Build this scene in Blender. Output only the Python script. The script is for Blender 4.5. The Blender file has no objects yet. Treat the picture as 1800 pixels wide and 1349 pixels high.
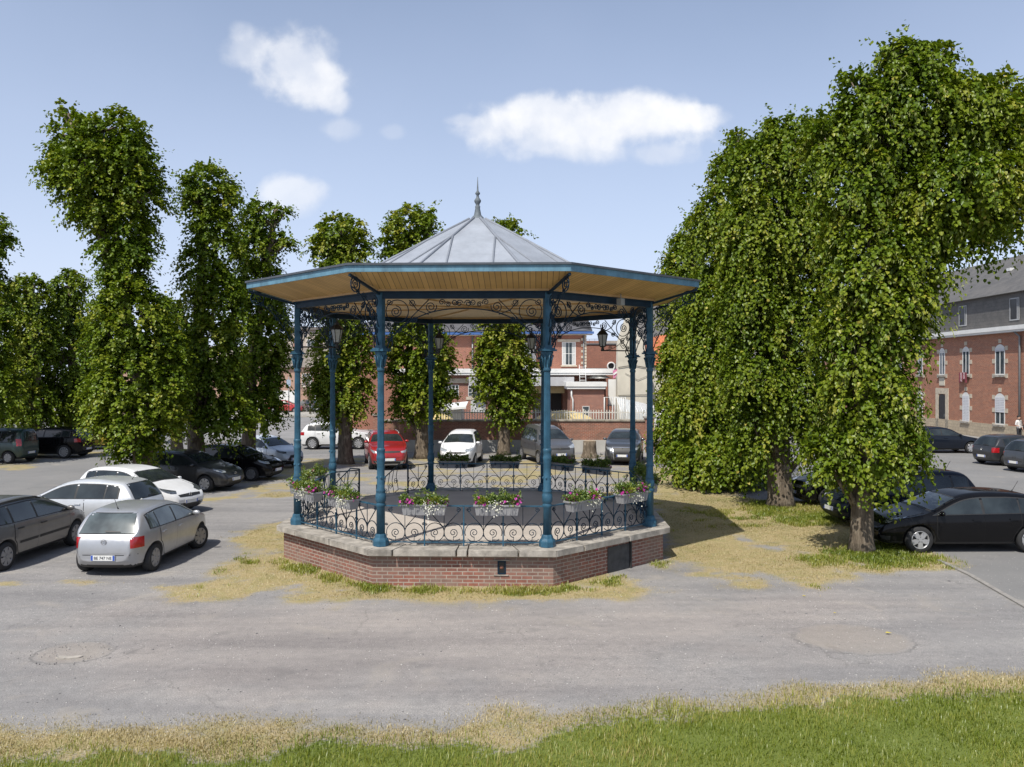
import bpy, bmesh, math, random
import numpy as np
from mathutils import Vector, Matrix, Quaternion
from mathutils.bvhtree import BVHTree

R = math.radians
scene = bpy.context.scene
COL = scene.collection
PI = math.pi

# ------------------------------------------------------------------ camera
CAMZ, F, HX, HY = 4.3, 1472.0, 900.0, 661.0     # eye height, focal length / axis / horizon of the 1800 px photo
cam = bpy.data.cameras.new("camera")
cam.sensor_width = 36.0
cam.lens = 36.0 * F / 1800.0
cam.shift_y = -13.5 / 1800.0
cam.clip_end = 5000
cam_o = bpy.data.objects.new("camera", cam)
cam_o.location = (0, 0, CAMZ)
cam_o.rotation_euler = (R(90), 0, 0)
COL.objects.link(cam_o)
scene.camera = cam_o

# ------------------------------------------------------------------ light
SUN_TO = Vector((-2.1, -3.9, 6.42)).normalized()
sun_el = math.asin(SUN_TO.z)
sun_az = math.atan2(SUN_TO.x, SUN_TO.y)
sl = bpy.data.lights.new("sun", 'SUN')
sl.energy = 4.45
sl.angle = R(0.53)
sl.color = (1.0, 0.955, 0.87)
so = bpy.data.objects.new("sun", sl)
so.rotation_euler = (-SUN_TO).to_track_quat('-Z', 'Y').to_euler()
so.location = (-20, -30, 60)
COL.objects.link(so)

scene.view_settings.view_transform = 'Standard'
scene.view_settings.look = 'None'
scene.view_settings.exposure = 0.14
scene.view_settings.gamma = 1.0
scene.render.engine = 'CYCLES'
scene.cycles.max_bounces = 8
scene.cycles.transparent_max_bounces = 8
scene.cycles.caustics_reflective = False
scene.cycles.caustics_refractive = False

SKY_STRENGTH = 0.116
CLOUDS = [  # px, py, rx, ry (photo pixels turned into directions), density
    (520, 112, 80, 58, 1.0), (552, 145, 62, 50, .95), (588, 178, 32, 26, .7), (440, 88, 44, 40, .6), (428, 55, 26, 18, .35),
    (1040, 212, 205, 46, 1.1), (985, 242, 150, 40, .8), (1105, 192, 120, 34, 1.0), (955, 192, 80, 32, 1.0), (1200, 206, 80, 24, .8), (865, 226, 78, 28, .85), (815, 212, 40, 14, .6), (1030, 268, 90, 22, .4),
    (522, 340, 60, 32, .8), (600, 228, 40, 22, .42), (1160, 272, 58, 26, .6), (690, 232, 26, 14, .22), (500, 372, 60, 16, .3),
]

def build_world():
    w = bpy.data.worlds.new("World")
    scene.world = w
    w.use_nodes = True
    nt = w.node_tree
    for n in list(nt.nodes):
        nt.nodes.remove(n)
    N = nt.nodes.new
    L = nt.links.new
    out = N('ShaderNodeOutputWorld')
    bg = N('ShaderNodeBackground')
    bg.inputs['Strength'].default_value = SKY_STRENGTH
    sky = N('ShaderNodeTexSky')
    sky.sky_type = 'NISHITA'
    sky.sun_disc = False
    sky.sun_elevation = sun_el
    sky.sun_rotation = sun_az
    sky.altitude = 50
    sky.air_density = 1.0
    sky.dust_density = 1.6
    sky.ozone_density = 1.6

    def math_(op, a, b=None, c=None, clamp=False):
        n = N('ShaderNodeMath')
        n.operation = op
        n.use_clamp = clamp
        for i, x in enumerate((a, b, c)):
            if x is None:
                continue
            if isinstance(x, (int, float)):
                n.inputs[i].default_value = x
            else:
                L(x, n.inputs[i])
        return n.outputs[0]
    tc = N('ShaderNodeTexCoord')
    sep = N('ShaderNodeSeparateXYZ')
    L(tc.outputs['Generated'], sep.inputs[0])
    yy = math_('MAXIMUM', sep.outputs[1], 0.05)
    u = math_('DIVIDE', sep.outputs[0], yy)
    v = math_('DIVIDE', sep.outputs[2], yy)
    cmb = N('ShaderNodeCombineXYZ')
    L(u, cmb.inputs[0]); L(v, cmb.inputs[1])
    no = N('ShaderNodeTexNoise')
    no.inputs['Scale'].default_value = 15.0
    no.inputs['Detail'].default_value = 7.0
    no.inputs['Roughness'].default_value = 0.54
    no.inputs['Distortion'].default_value = 0.1
    L(cmb.outputs[0], no.inputs['Vector'])
    no2 = N('ShaderNodeTexNoise')
    no2.inputs['Scale'].default_value = 3.5
    no2.inputs['Detail'].default_value = 4.0
    L(cmb.outputs[0], no2.inputs['Vector'])
    nz = math_('SUBTRACT', no.outputs['Fac'], 0.5)
    tot = None
    for (px, py, rx, ry, den) in CLOUDS:
        cu, cv = (px - HX) / F, (HY - py) / F
        du = math_('MULTIPLY', math_('SUBTRACT', u, cu), F / (rx * 1.2))
        dv = math_('MULTIPLY', math_('SUBTRACT', v, cv), F / (ry * 1.2))
        e = math_('ADD', math_('MULTIPLY', du, du), math_('MULTIPLY', dv, dv))
        s = math_('SQRT', e)
        h = math_('SUBTRACT', 1.0, s)
        h = math_('MULTIPLY_ADD', nz, 1.5, h)
        h = math_('MULTIPLY', h, 1.7, clamp=True)
        h = math_('SMOOTHSTEP', h, 0.0, 1.0) if False else math_('MULTIPLY', math_('MULTIPLY', h, h), math_('MULTIPLY_ADD', h, -2.0, 3.0))
        h = math_('MULTIPLY', h, den * .72, clamp=True)
        tot = h if tot is None else math_('SUBTRACT', 1.0, math_('MULTIPLY', math_('SUBTRACT', 1.0, tot), math_('SUBTRACT', 1.0, h)))
    tot = math_('MULTIPLY', tot, math_('GREATER_THAN', sep.outputs[1], 0.06))
    # thin high veil that whitens the air towards the horizon
    hz = math_('SUBTRACT', 1.0, math_('DIVIDE', sep.outputs[2], 0.62), clamp=True)
    hz = math_('MULTIPLY_ADD', math_('POWER', hz, 1.3), 0.72, 0.08)
    hz = math_('ADD', hz, math_('MULTIPLY', math_('SUBTRACT', no2.outputs['Fac'], .45), .12), clamp=True)
    veil = N('ShaderNodeMixRGB')
    veil.inputs['Color2'].default_value = (6.2, 7.0, 9.1, 1)
    L(hz, veil.inputs['Fac'])
    L(sky.outputs[0], veil.inputs['Color1'])
    mix = N('ShaderNodeMixRGB')
    cs = N('ShaderNodeMixRGB')
    cs.inputs['Color1'].default_value = (6.6, 6.9, 7.6, 1)
    cs.inputs['Color2'].default_value = (8.3, 8.3, 8.4, 1)
    L(math_('MULTIPLY_ADD', nz, 3.2, .45, clamp=True), cs.inputs['Fac'])
    L(cs.outputs[0], mix.inputs['Color2'])
    L(tot, mix.inputs['Fac'])
    L(veil.outputs[0], mix.inputs['Color1'])
    L(mix.outputs[0], bg.inputs['Color'])
    L(bg.outputs[0], out.inputs['Surface'])

build_world()

# ------------------------------------------------------------------ helpers
def P(px, py, D):
    return Vector(((px - HX) * D / F, D, CAMZ + (HY - py) * D / F))

def G(px, py):
    D = CAMZ * F / (py - HY)
    return ((px - HX) * D / F, D)

def tag(o, label=None, cat=None, group=None, kind=None):
    if label: o["label"] = label
    if cat: o["category"] = cat
    if group: o["group"] = group
    if kind: o["kind"] = kind
    return o

def thing(name, label, cat, loc=(0, 0, 0), rz=0.0, group=None):
    o = bpy.data.objects.new(name, None)
    o.empty_display_size = 0.3
    o.location = loc
    o.rotation_euler = (0, 0, rz)
    COL.objects.link(o)
    return tag(o, label, cat, group)

def link(name, me, parent=None, loc=None, rz=None):
    o = bpy.data.objects.new(name, me)
    COL.objects.link(o)
    if parent is not None:
        o.parent = parent
    if loc is not None:
        o.location = loc
    if rz is not None:
        o.rotation_euler = (0, 0, rz)
    return o

class MB:
    """collects faces of one mesh"""
    def __init__(self):
        self.v, self.f, self.m, self.s, self.uv = [], [], [], [], {}

    def add(self, verts, faces, mat=0, smooth=False, uvs=None):
        b = len(self.v)
        self.v.extend([tuple(p) for p in verts])
        for i, fc in enumerate(faces):
            if uvs is not None:
                self.uv[len(self.f)] = [uvs[k] for k in fc]
            self.f.append(tuple(b + k for k in fc))
            self.m.append(mat)
            self.s.append(smooth)
        return self

    def box(self, a, b, mat=0):
        x0, y0, z0 = a; x1, y1, z1 = b
        vs = [(x0, y0, z0), (x1, y0, z0), (x1, y1, z0), (x0, y1, z0), (x0, y0, z1), (x1, y0, z1), (x1, y1, z1), (x0, y1, z1)]
        fs = [(3, 2, 1, 0), (4, 5, 6, 7), (0, 1, 5, 4), (1, 2, 6, 5), (2, 3, 7, 6), (3, 0, 4, 7)]
        return self.add(vs, fs, mat)

    def obox(self, c, h, rz=0.0, mat=0, rx=0.0, ry=0.0):
        M = Matrix.Translation(c) @ Matrix.Rotation(rz, 4, 'Z') @ Matrix.Rotation(ry, 4, 'Y') @ Matrix.Rotation(rx, 4, 'X')
        vs = [M @ Vector((sx * h[0], sy * h[1], sz * h[2])) for sz in (-1, 1) for sx, sy in ((-1, -1), (1, -1), (1, 1), (-1, 1))]
        fs = [(3, 2, 1, 0), (4, 5, 6, 7), (0, 1, 5, 4), (1, 2, 6, 5), (2, 3, 7, 6), (3, 0, 4, 7)]
        return self.add(vs, fs, mat)

    def tube(self, pts, r, n=6, mat=0, smooth=True, closed=False, cap=True):
        pts = [Vector(p) for p in pts]
        k = len(pts)
        rs = r if isinstance(r, (list, tuple, np.ndarray)) else [r] * k
        vs = []
        ref = None
        for i, p in enumerate(pts):
            if closed:
                t = pts[(i + 1) % k] - pts[i - 1]
            else:
                t = pts[min(i + 1, k - 1)] - pts[max(i - 1, 0)]
            if t.length < 1e-9:
                t = Vector((0, 0, 1))
            t.normalize()
            if ref is None:
                a = Vector((0, 0, 1)) if abs(t.z) < 0.9 else Vector((1, 0, 0))
                ref = t.cross(a).normalized()
            ref = (ref - t * ref.dot(t))
            if ref.length < 1e-6:
                ref = t.orthogonal()
            ref.normalize()
            b = t.cross(ref)
            for j in range(n):
                an = 2 * PI * j / n + PI / n
                vs.append(p + (ref * math.cos(an) + b * math.sin(an)) * rs[i])
        fs = []
        for i in range(k if closed else k - 1):
            for j in range(n):
                a0 = i * n + j; a1 = i * n + (j + 1) % n
                b0 = ((i + 1) % k) * n + j; b1 = ((i + 1) % k) * n + (j + 1) % n
                fs.append((a0, a1, b1, b0))
        if cap and not closed:
            fs.append(tuple(reversed(range(n))))
            fs.append(tuple(range((k - 1) * n, k * n)))
        return self.add(vs, fs, mat, smooth)

    def lathe(self, prof, n=16, c=(0, 0, 0), mat=0, smooth=True, flute=0.0, ph=0.0):
        vs, fs = [], []
        for (r, z) in prof:
            for j in range(n):
                an = 2 * PI * j / n + ph
                rr = r * (1 - flute * (j % 2))
                vs.append((c[0] + rr * math.cos(an), c[1] + rr * math.sin(an), c[2] + z))
        k = len(prof)
        for i in range(k - 1):
            for j in range(n):
                fs.append((i * n + j, i * n + (j + 1) % n, (i + 1) * n + (j + 1) % n, (i + 1) * n + j))
        fs.append(tuple(reversed(range(n))))
        fs.append(tuple(range((k - 1) * n, k * n)))
        return self.add(vs, fs, mat, smooth)

    def prism(self, poly, z0, z1, mat=0, top=True, bottom=True, mat_top=None):
        n = len(poly)
        vs = [(x, y, z0) for x, y in poly] + [(x, y, z1) for x, y in poly]
        self.add(vs, [(i, (i + 1) % n, n + (i + 1) % n, n + i) for i in range(n)], mat)
        if top: self.add(vs[n:], [tuple(range(n))], mat if mat_top is None else mat_top)
        if bottom: self.add(vs[:n], [tuple(reversed(range(n)))], mat)
        return self

    def sphere(self, c, r, nu=10, nv=7, mat=0, smooth=True):
        rx, ry, rz = r if isinstance(r, (tuple, list)) else (r, r, r)
        prof = []
        vs, fs = [], []
        for i in range(nv + 1):
            th = PI * i / nv
            for j in range(nu):
                an = 2 * PI * j / nu
                vs.append((c[0] + rx * math.sin(th) * math.cos(an), c[1] + ry * math.sin(th) * math.sin(an), c[2] - rz * math.cos(th)))
        for i in range(nv):
            for j in range(nu):
                fs.append((i * nu + j, i * nu + (j + 1) % nu, (i + 1) * nu + (j + 1) % nu, (i + 1) * nu + j))
        return self.add(vs, fs, mat, smooth)

    def mesh(self, name, mats):
        me = bpy.data.meshes.new(name)
        me.from_pydata(self.v, [], self.f)
        for m in (mats if isinstance(mats, (list, tuple)) else [mats]):
            me.materials.append(m)
        me.polygons.foreach_set('material_index', self.m)
        me.polygons.foreach_set('use_smooth', self.s)
        uvl = me.uv_layers.new(name='UVMap')
        buf = np.zeros(len(me.loops) * 2, dtype=np.float32)
        V = me.vertices
        for p in me.polygons:
            if p.index in self.uv:
                for li, q in zip(p.loop_indices, self.uv[p.index]):
                    buf[2 * li] = q[0]; buf[2 * li + 1] = q[1]
                continue
            nrm = p.normal
            if abs(nrm.z) > 0.75:
                for li in p.loop_indices:
                    co = V[me.loops[li].vertex_index].co
                    buf[2 * li] = co.x; buf[2 * li + 1] = co.y
            else:
                t = Vector((-nrm.y, nrm.x, 0)).normalized()
                up = nrm.cross(t)
                for li in p.loop_indices:
                    co = V[me.loops[li].vertex_index].co
                    buf[2 * li] = co.dot(t); buf[2 * li + 1] = co.dot(up) if nrm.z > 0.2 else co.z
        uvl.data.foreach_set('uv', buf)
        me.update()
        return me

    def build(self, name, mats, parent=None, loc=None, rz=None, bevel=0.0):
        o = link(name, self.mesh(name, mats), parent, loc, rz)
        if bevel:
            b = o.modifiers.new('bevel', 'BEVEL')
            b.width = bevel; b.segments = 2; b.limit_method = 'ANGLE'; b.angle_limit = R(40)
        return o

def np_mesh(name, verts, loops_per_face, faces, mats, attrs=None, smooth=False):
    """big mesh from numpy arrays; faces (n,k) all of the same size k"""
    me = bpy.data.meshes.new(name)
    nv, nf, k = len(verts), len(faces), faces.shape[1]
    me.vertices.add(nv)
    me.vertices.foreach_set('co', verts.astype(np.float32).ravel())
    me.loops.add(nf * k)
    me.loops.foreach_set('vertex_index', faces.astype(np.int32).ravel())
    me.polygons.add(nf)
    me.polygons.foreach_set('loop_start', np.arange(0, nf * k, k, dtype=np.int32))
    me.polygons.foreach_set('loop_total', np.full(nf, k, dtype=np.int32))
    if smooth:
        me.polygons.foreach_set('use_smooth', np.ones(nf, dtype=bool))
    for m in mats:
        me.materials.append(m)
    for nm, arr in (attrs or {}).items():
        a = me.attributes.new(nm, 'FLOAT', 'POINT')
        a.data.foreach_set('value', arr.astype(np.float32))
    me.update(calc_edges=True)
    me.validate()
    return me

# ------------------------------------------------------------------ materials
MATS = {}
class NT:
    """small helper round a node tree"""
    def __init__(self, name):
        self.m = bpy.data.materials.new(name)
        self.m.use_nodes = True
        self.nt = self.m.node_tree
        self.b = self.nt.nodes['Principled BSDF']
        self.out = self.nt.nodes['Material Output']
    def n(self, t, **kw):
        nd = self.nt.nodes.new(t)
        for k, v in kw.items():
            if k in nd.inputs: nd.inputs[k].default_value = v
            else: setattr(nd, k, v)
        return nd
    def l(self, a, b):
        self.nt.links.new(a, b)
    def ramp(self, fac, stops):
        r = self.n('ShaderNodeValToRGB')
        el = r.color_ramp.elements
        while len(el) < len(stops): el.new(0.5)
        for e, (p, c) in zip(el, stops):
            e.position = p
            e.color = (*c, 1) if len(c) == 3 else c
        self.l(fac, r.inputs[0])
        return r.outputs[0]
    def mix(self, fac, a, b, mode='MIX'):
        x = self.n('ShaderNodeMixRGB', blend_type=mode)
        for i, s in zip((0, 1, 2), (fac, a, b)):
            if hasattr(s, 'is_linked'): self.l(s, x.inputs[i])
            elif i == 0: x.inputs[0].default_value = s
            else: x.inputs[i].default_value = (*s, 1) if len(s) == 3 else s
        return x.outputs[0]
    def math(self, op, a, b=0.0, clamp=False):
        x = self.n('ShaderNodeMath', operation=op)
        x.use_clamp = clamp
        for i, s in zip((0, 1), (a, b)):
            if hasattr(s, 'is_linked'): self.l(s, x.inputs[i])
            else: x.inputs[i].default_value = s
        return x.outputs[0]
    def noise(self, scale, detail=4.0, rough=0.55, vec=None, dist=0.0):
        x = self.n('ShaderNodeTexNoise')
        x.inputs['Scale'].default_value = scale
        x.inputs['Detail'].default_value = detail
        x.inputs['Roughness'].default_value = rough
        x.inputs['Distortion'].default_value = dist
        if vec is None: vec = self.obj()
        self.l(vec, x.inputs['Vector'])
        return x.outputs['Fac']
    def obj(self):
        if not hasattr(self, '_tc'): self._tc = self.n('ShaderNodeTexCoord')
        return self._tc.outputs['Object']
    def uv(self):
        if not hasattr(self, '_tc'): self._tc = self.n('ShaderNodeTexCoord')
        return self._tc.outputs['UV']
    def bump(self, h, strength=0.4, dist=0.01):
        x = self.n('ShaderNodeBump')
        x.inputs['Strength'].default_value = strength
        x.inputs['Distance'].default_value = dist
        self.l(h, x.inputs['Height'])
        self.l(x.outputs[0], self.b.inputs['Normal'])

def pmat(name, col, rough=0.6, metal=0.0, vary=0.12, scale=6.0, coat=0.0, bump=0.0, spec=0.5, bscale=40.0, chips=None, streak=0.0):
    if name in MATS: return MATS[name]
    t = NT(name)
    f = t.noise(scale, 5)
    lo = tuple(c * (1 - vary) for c in col); hi = tuple(min(1, c * (1 + vary)) for c in col)
    c = t.ramp(f, [(0.3, lo), (0.7, hi)])
    if streak:
        mp = t.n('ShaderNodeMapping'); mp.inputs['Scale'].default_value = (5, 5, .5)
        t.l(t.obj(), mp.inputs['Vector'])
        s_ = t.noise(2.0, 6, .65, vec=mp.outputs[0])
        c = t.mix(streak, c, t.ramp(s_, [(.34, (.55, .56, .58)), (.5, (1, 1, 1)), (.68, (1.35, 1.33, 1.3))]), 'MULTIPLY')
    if chips:
        k = t.noise(23, 5, .7)
        c = t.mix(t.ramp(k, [(.62, (0, 0, 0)), (.68, (.8, .8, .8))]), c, chips)
    t.l(c, t.b.inputs['Base Color'])
    t.b.inputs['Roughness'].default_value = rough
    t.b.inputs['Metallic'].default_value = metal
    t.b.inputs['Coat Weight'].default_value = coat
    t.b.inputs['Coat Roughness'].default_value = 0.05
    t.b.inputs['Specular IOR Level'].default_value = spec
    if bump: t.bump(t.noise(bscale, 4), bump, 0.01)
    MATS[name] = t.m
    return t.m

def brick_mat(name, c1, c2, mortar, bw=0.22, rh=0.07, ms=0.010, dirt=None, dirt_amt=0.5, rough=0.85, bump=0.5):
    t = NT(name)
    br = t.n('ShaderNodeTexBrick')
    br.inputs['Color1'].default_value = (*c1, 1)
    br.inputs['Color2'].default_value = (*c2, 1)
    br.inputs['Mortar'].default_value = (*mortar, 1)
    br.inputs['Scale'].default_value = 1.0
    br.inputs['Mortar Size'].default_value = ms
    br.inputs['Mortar Smooth'].default_value = 0.2
    br.inputs['Bias'].default_value = -0.1
    br.inputs['Brick Width'].default_value = bw
    br.inputs['Row Height'].default_value = rh
    t.l(t.uv(), br.inputs['Vector'])
    f = t.noise(1.3, 5)
    g = t.noise(9.0, 4)
    c = t.mix(0.45, br.outputs['Color'], t.ramp(g, [(0.3, (.55, .55, .55)), (0.7, (1.25, 1.2, 1.15))]), 'MULTIPLY')
    if dirt:
        c = t.mix(t.math('MULTIPLY', t.ramp(f, [(0.42, (0, 0, 0)), (0.66, (1, 1, 1))]), dirt_amt), c, dirt)
    t.l(c, t.b.inputs['Base Color'])
    t.b.inputs['Roughness'].default_value = rough
    t.bump(br.outputs['Fac'], -bump, 0.006)
    MATS[name] = t.m
    return t.m

def board_mat(name, c1, c2, gap, w=0.1, swap=False, rough=0.5):
    t = NT(name)
    vec = t.uv()
    if swap:
        mp = t.n('ShaderNodeMapping')
        mp.inputs['Rotation'].default_value = (0, 0, R(90))
        t.l(vec, mp.inputs['Vector']); vec = mp.outputs[0]
    br = t.n('ShaderNodeTexBrick')
    br.inputs['Color1'].default_value = (*c1, 1)
    br.inputs['Color2'].default_value = (*c2, 1)
    br.inputs['Mortar'].default_value = (*gap, 1)
    br.inputs['Scale'].default_value = 1.0
    br.inputs['Mortar Size'].default_value = 0.006
    br.inputs['Mortar Smooth'].default_value = 0.3
    br.inputs['Brick Width'].default_value = 40.0
    br.inputs['Row Height'].default_value = w
    t.l(vec, br.inputs['Vector'])
    f = t.noise(2.0, 6)
    c = t.mix(0.5, br.outputs['Color'], t.ramp(f, [(0.3, (.72, .70, .66)), (0.7, (1.12, 1.1, 1.08))]), 'MULTIPLY')
    t.l(c, t.b.inputs['Base Color'])
    t.b.inputs['Roughness'].default_value = rough
    t.bump(br.outputs['Fac'], -0.5, 0.006)
    MATS[name] = t.m
    return t.m

def leaf_mat(name, stops, trans=0.35, gloss=0.06):
    t = NT(name)
    nt = t.nt
    at = t.n('ShaderNodeAttribute', attribute_name='tint')
    col = t.ramp(at.outputs['Fac'], stops)
    nt.nodes.remove(t.b)
    d = t.n('ShaderNodeBsdfDiffuse'); tr = t.n('ShaderNodeBsdfTranslucent'); g = t.n('ShaderNodeBsdfGlossy')
    g.inputs['Roughness'].default_value = 0.38
    g.inputs['Color'].default_value = (0.9, 0.95, 0.9, 1)
    t.l(col, d.inputs['Color'])
    t.l(t.mix(1.0, col, (1.25, 1.25, 0.55), 'MULTIPLY'), tr.inputs['Color'])
    m1 = t.n('ShaderNodeMixShader'); m1.inputs[0].default_value = trans
    t.l(d.outputs[0], m1.inputs[1]); t.l(tr.outputs[0], m1.inputs[2])
    m2 = t.n('ShaderNodeMixShader'); m2.inputs[0].default_value = gloss
    t.l(m1.outputs[0], m2.inputs[1]); t.l(g.outputs[0], m2.inputs[2])
    t.l(m2.outputs[0], t.out.inputs['Surface'])
    MATS[name] = t.m
    return t.m

rng = np.random.default_rng(7)
random.seed(7)

def vnoise(x, y, scale, seed=0):
    """smooth 2-D value noise in [0,1] (numpy)"""
    r = np.random.default_rng(seed).random((64, 64))
    xs, ys = x / scale + 1000.0, y / scale + 1000.0
    xi, yi = np.floor(xs).astype(int), np.floor(ys).astype(int)
    fx, fy = xs - xi, ys - yi
    fx = fx * fx * (3 - 2 * fx); fy = fy * fy * (3 - 2 * fy)
    a = r[xi % 64, yi % 64]; b = r[(xi + 1) % 64, yi % 64]
    c = r[xi % 64, (yi + 1) % 64]; d = r[(xi + 1) % 64, (yi + 1) % 64]
    return (a * (1 - fx) + b * fx) * (1 - fy) + (c * (1 - fx) + d * fx) * fy

def fbm(x, y, scale, seed=0, oct=4):
    t = 0; a = 0.5; s = 0
    for i in range(oct):
        t = t + a * vnoise(x, y, scale / 2 ** i, seed + i); s += a; a *= 0.55
    return t / s

def poly_sd(x, y, poly):
    """signed distance to a polygon, positive inside (numpy)"""
    d = np.full(x.shape, 1e9); ins = np.zeros(x.shape, bool)
    n = len(poly)
    for i in range(n):
        ax, ay = poly[i]; bx, by = poly[(i + 1) % n]
        ex, ey = bx - ax, by - ay
        tt = np.clip(((x - ax) * ex + (y - ay) * ey) / (ex * ex + ey * ey + 1e-12), 0, 1)
        d = np.minimum(d, np.hypot(x - ax - tt * ex, y - ay - tt * ey))
        c = ((ay > y) != (by > y)) & (x < (bx - ax) * (y - ay) / ((by - ay) if by != ay else 1e-9) + ax)
        ins ^= c
    return np.where(ins, d, -d)

def sstep(a, b, x):
    t = np.clip((x - a) / (b - a), 0, 1)
    return t * t * (3 - 2 * t)
# ------------------------------------------------------------------ ground
def GP(*pts):
    return [G(*p) for p in pts]

LAWN = GP((-600, 1312), (100, 1316), (480, 1314), (640, 1296), (820, 1290), (1000, 1284), (1200, 1262), (1500, 1240), (1800, 1222), (2500, 1180)) + [(16, 4), (-14, 4)]
DRY_EDGE = GP((-600, 1272), (0, 1270), (300, 1266), (600, 1272), (800, 1262), (1000, 1258), (1200, 1245), (1400, 1222), (1800, 1186), (2500, 1140)) + [(16, 4), (-14, 4)]
DRY_FRONT = GP((290, 1038), (340, 1054), (600, 1057), (900, 1059), (1100, 1053), (1190, 1044), (1150, 1030), (1080, 1012), (1000, 985), (640, 985), (520, 945), (455, 925), (400, 946), (470, 975), (400, 1000), (380, 1022))
DRY_RIGHT = GP((1180, 1012), (1250, 1034), (1350, 1031), (1480, 1022), (1600, 1006), (1650, 994), (1620, 960), (1540, 915), (1440, 893), (1340, 880), (1260, 870), (1175, 846), (1150, 835), (1150, 880), (1165, 930), (1170, 975), (1215, 990), (1200, 1006))
DRY_BACK = [(-7.5, 29), (-6.5, 38), (-8, 43), (-3, 46.0), (6, 46.0), (8, 42), (10, 36), (7, 29), (3, 27.5), (-2, 27.5), (-5, 28)]
DRY_LEFT = GP((320, 884), (420, 878), (520, 872), (530, 850), (480, 838), (440, 850), (400, 862), (350, 872))
DRY_TREES = [(-14.6, 26.5), (-11.6, 26.5), (-10.2, 31), (-9.6, 36), (-9.0, 43), (-12, 44), (-14, 36)]
DRY_SPOT = GP((385, 955), (440, 960), (510, 945), (512, 915), (450, 930))
DRY_STRIP = GP((-600, 1022), (0, 1023), (160, 1022), (300, 1030), (300, 1036), (150, 1029), (0, 1030), (-600, 1030))
DRY_TREES_FAR = [(-28, 38), (-22.5, 38), (-22, 52), (-28, 52)]
PARK_RIGHT = GP((1648, 985), (1700, 1010), (1800, 1064), (2400, 1400)) + [(60, 10), (60, 60), (10.2, 60), (9.8, 26), (9.2, 22.5)]
ROAD_LEFT = [(-60, 24), (-14.5, 25.5), (-15, 40), (-11, 46), (-8, 47), (-7.5, 90), (-60, 90)]
WEEDS = GP((500, 985), (560, 1005), (650, 1026), (800, 1035), (980, 1034), (1090, 1014), (1085, 1028), (980, 1046), (640, 1040), (500, 1003))
WEED_T1 = GP((1420, 985), (1450, 1000), (1560, 1000), (1620, 985), (1560, 960), (1460, 965))
WEED_T2 = GP((1320, 905), (1400, 925), (1480, 920), (1500, 895), (1400, 880), (1330, 885))
PINK_ROAD = GP((200, 1065), (900, 1062), (1500, 1040), (1650, 1060), (1500, 1130), (1000, 1200), (400, 1240), (100, 1150))

def field(x, y):
    n1 = fbm(x, y, 1.6, 3, 5) - .5
    n2 = fbm(x, y, 0.55, 11, 3) - .5
    n3 = fbm(x, y, 4.0, 23, 3) - .5
    def m(poly, soft, amp):
        return sstep(-soft, soft, poly_sd(x, y, poly) + amp * (n1 * 1.3 + n2 * .8))
    lawn = m(LAWN, .55, 1.1)
    dry = m(DRY_EDGE, .55, .9) * (1 - lawn)
    dry = np.maximum(dry, m(DRY_FRONT, .5, 1.1) * sstep(-.42, .06, n2 + .6 * n1 + .10))
    dry = np.maximum(dry, m(DRY_RIGHT, .6, 1.2) * sstep(-.44, .04, n1 + .8 * n2 + .12))
    dry = np.maximum(dry, m(DRY_BACK, .9, 2.2) * .75 * sstep(-.16, .2, n1 + .6 * n2 + .3 * n3))
    dry = np.maximum(dry, m(DRY_LEFT, .6, 1.8) * .75 * sstep(-.2, .15, n1 + .7 * n2))
    dry = np.maximum(dry, m(DRY_TREES, .6, 1.6) * .7 * sstep(-.2, .15, n1 + .7 * n2))
    dry = np.maximum(dry, m(DRY_TREES_FAR, .5, 1.6) * .7 * sstep(-.2, .15, n1 + .7 * n2))
    dry = np.maximum(dry, m(DRY_SPOT, .3, 1.4) * .75)
    dry = np.maximum(dry, m(DRY_STRIP, .12, .4) * .72 * sstep(-.2, .15, n2 + .4 * n1))
    wet = np.maximum(np.maximum(.9 * sstep(.16, .34, n1 + .4 * n2) * np.maximum(m(DRY_FRONT, .4, 1), m(DRY_RIGHT, .4, 1)), np.maximum(m(WEEDS, .2, .8), m(WEED_T1, .3, 1.0))), m(WEED_T2, .4, 1.2)) * sstep(-.38, .10, n2 + .5 * n1)
    park = sstep(-.04, .04, poly_sd(x, y, PARK_RIGHT))
    left = m(ROAD_LEFT, .3, .6)
    pink = m(PINK_ROAD, 1.6, 2.5) * .9
    return lawn, dry, wet, np.maximum(park, left), pink

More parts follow.
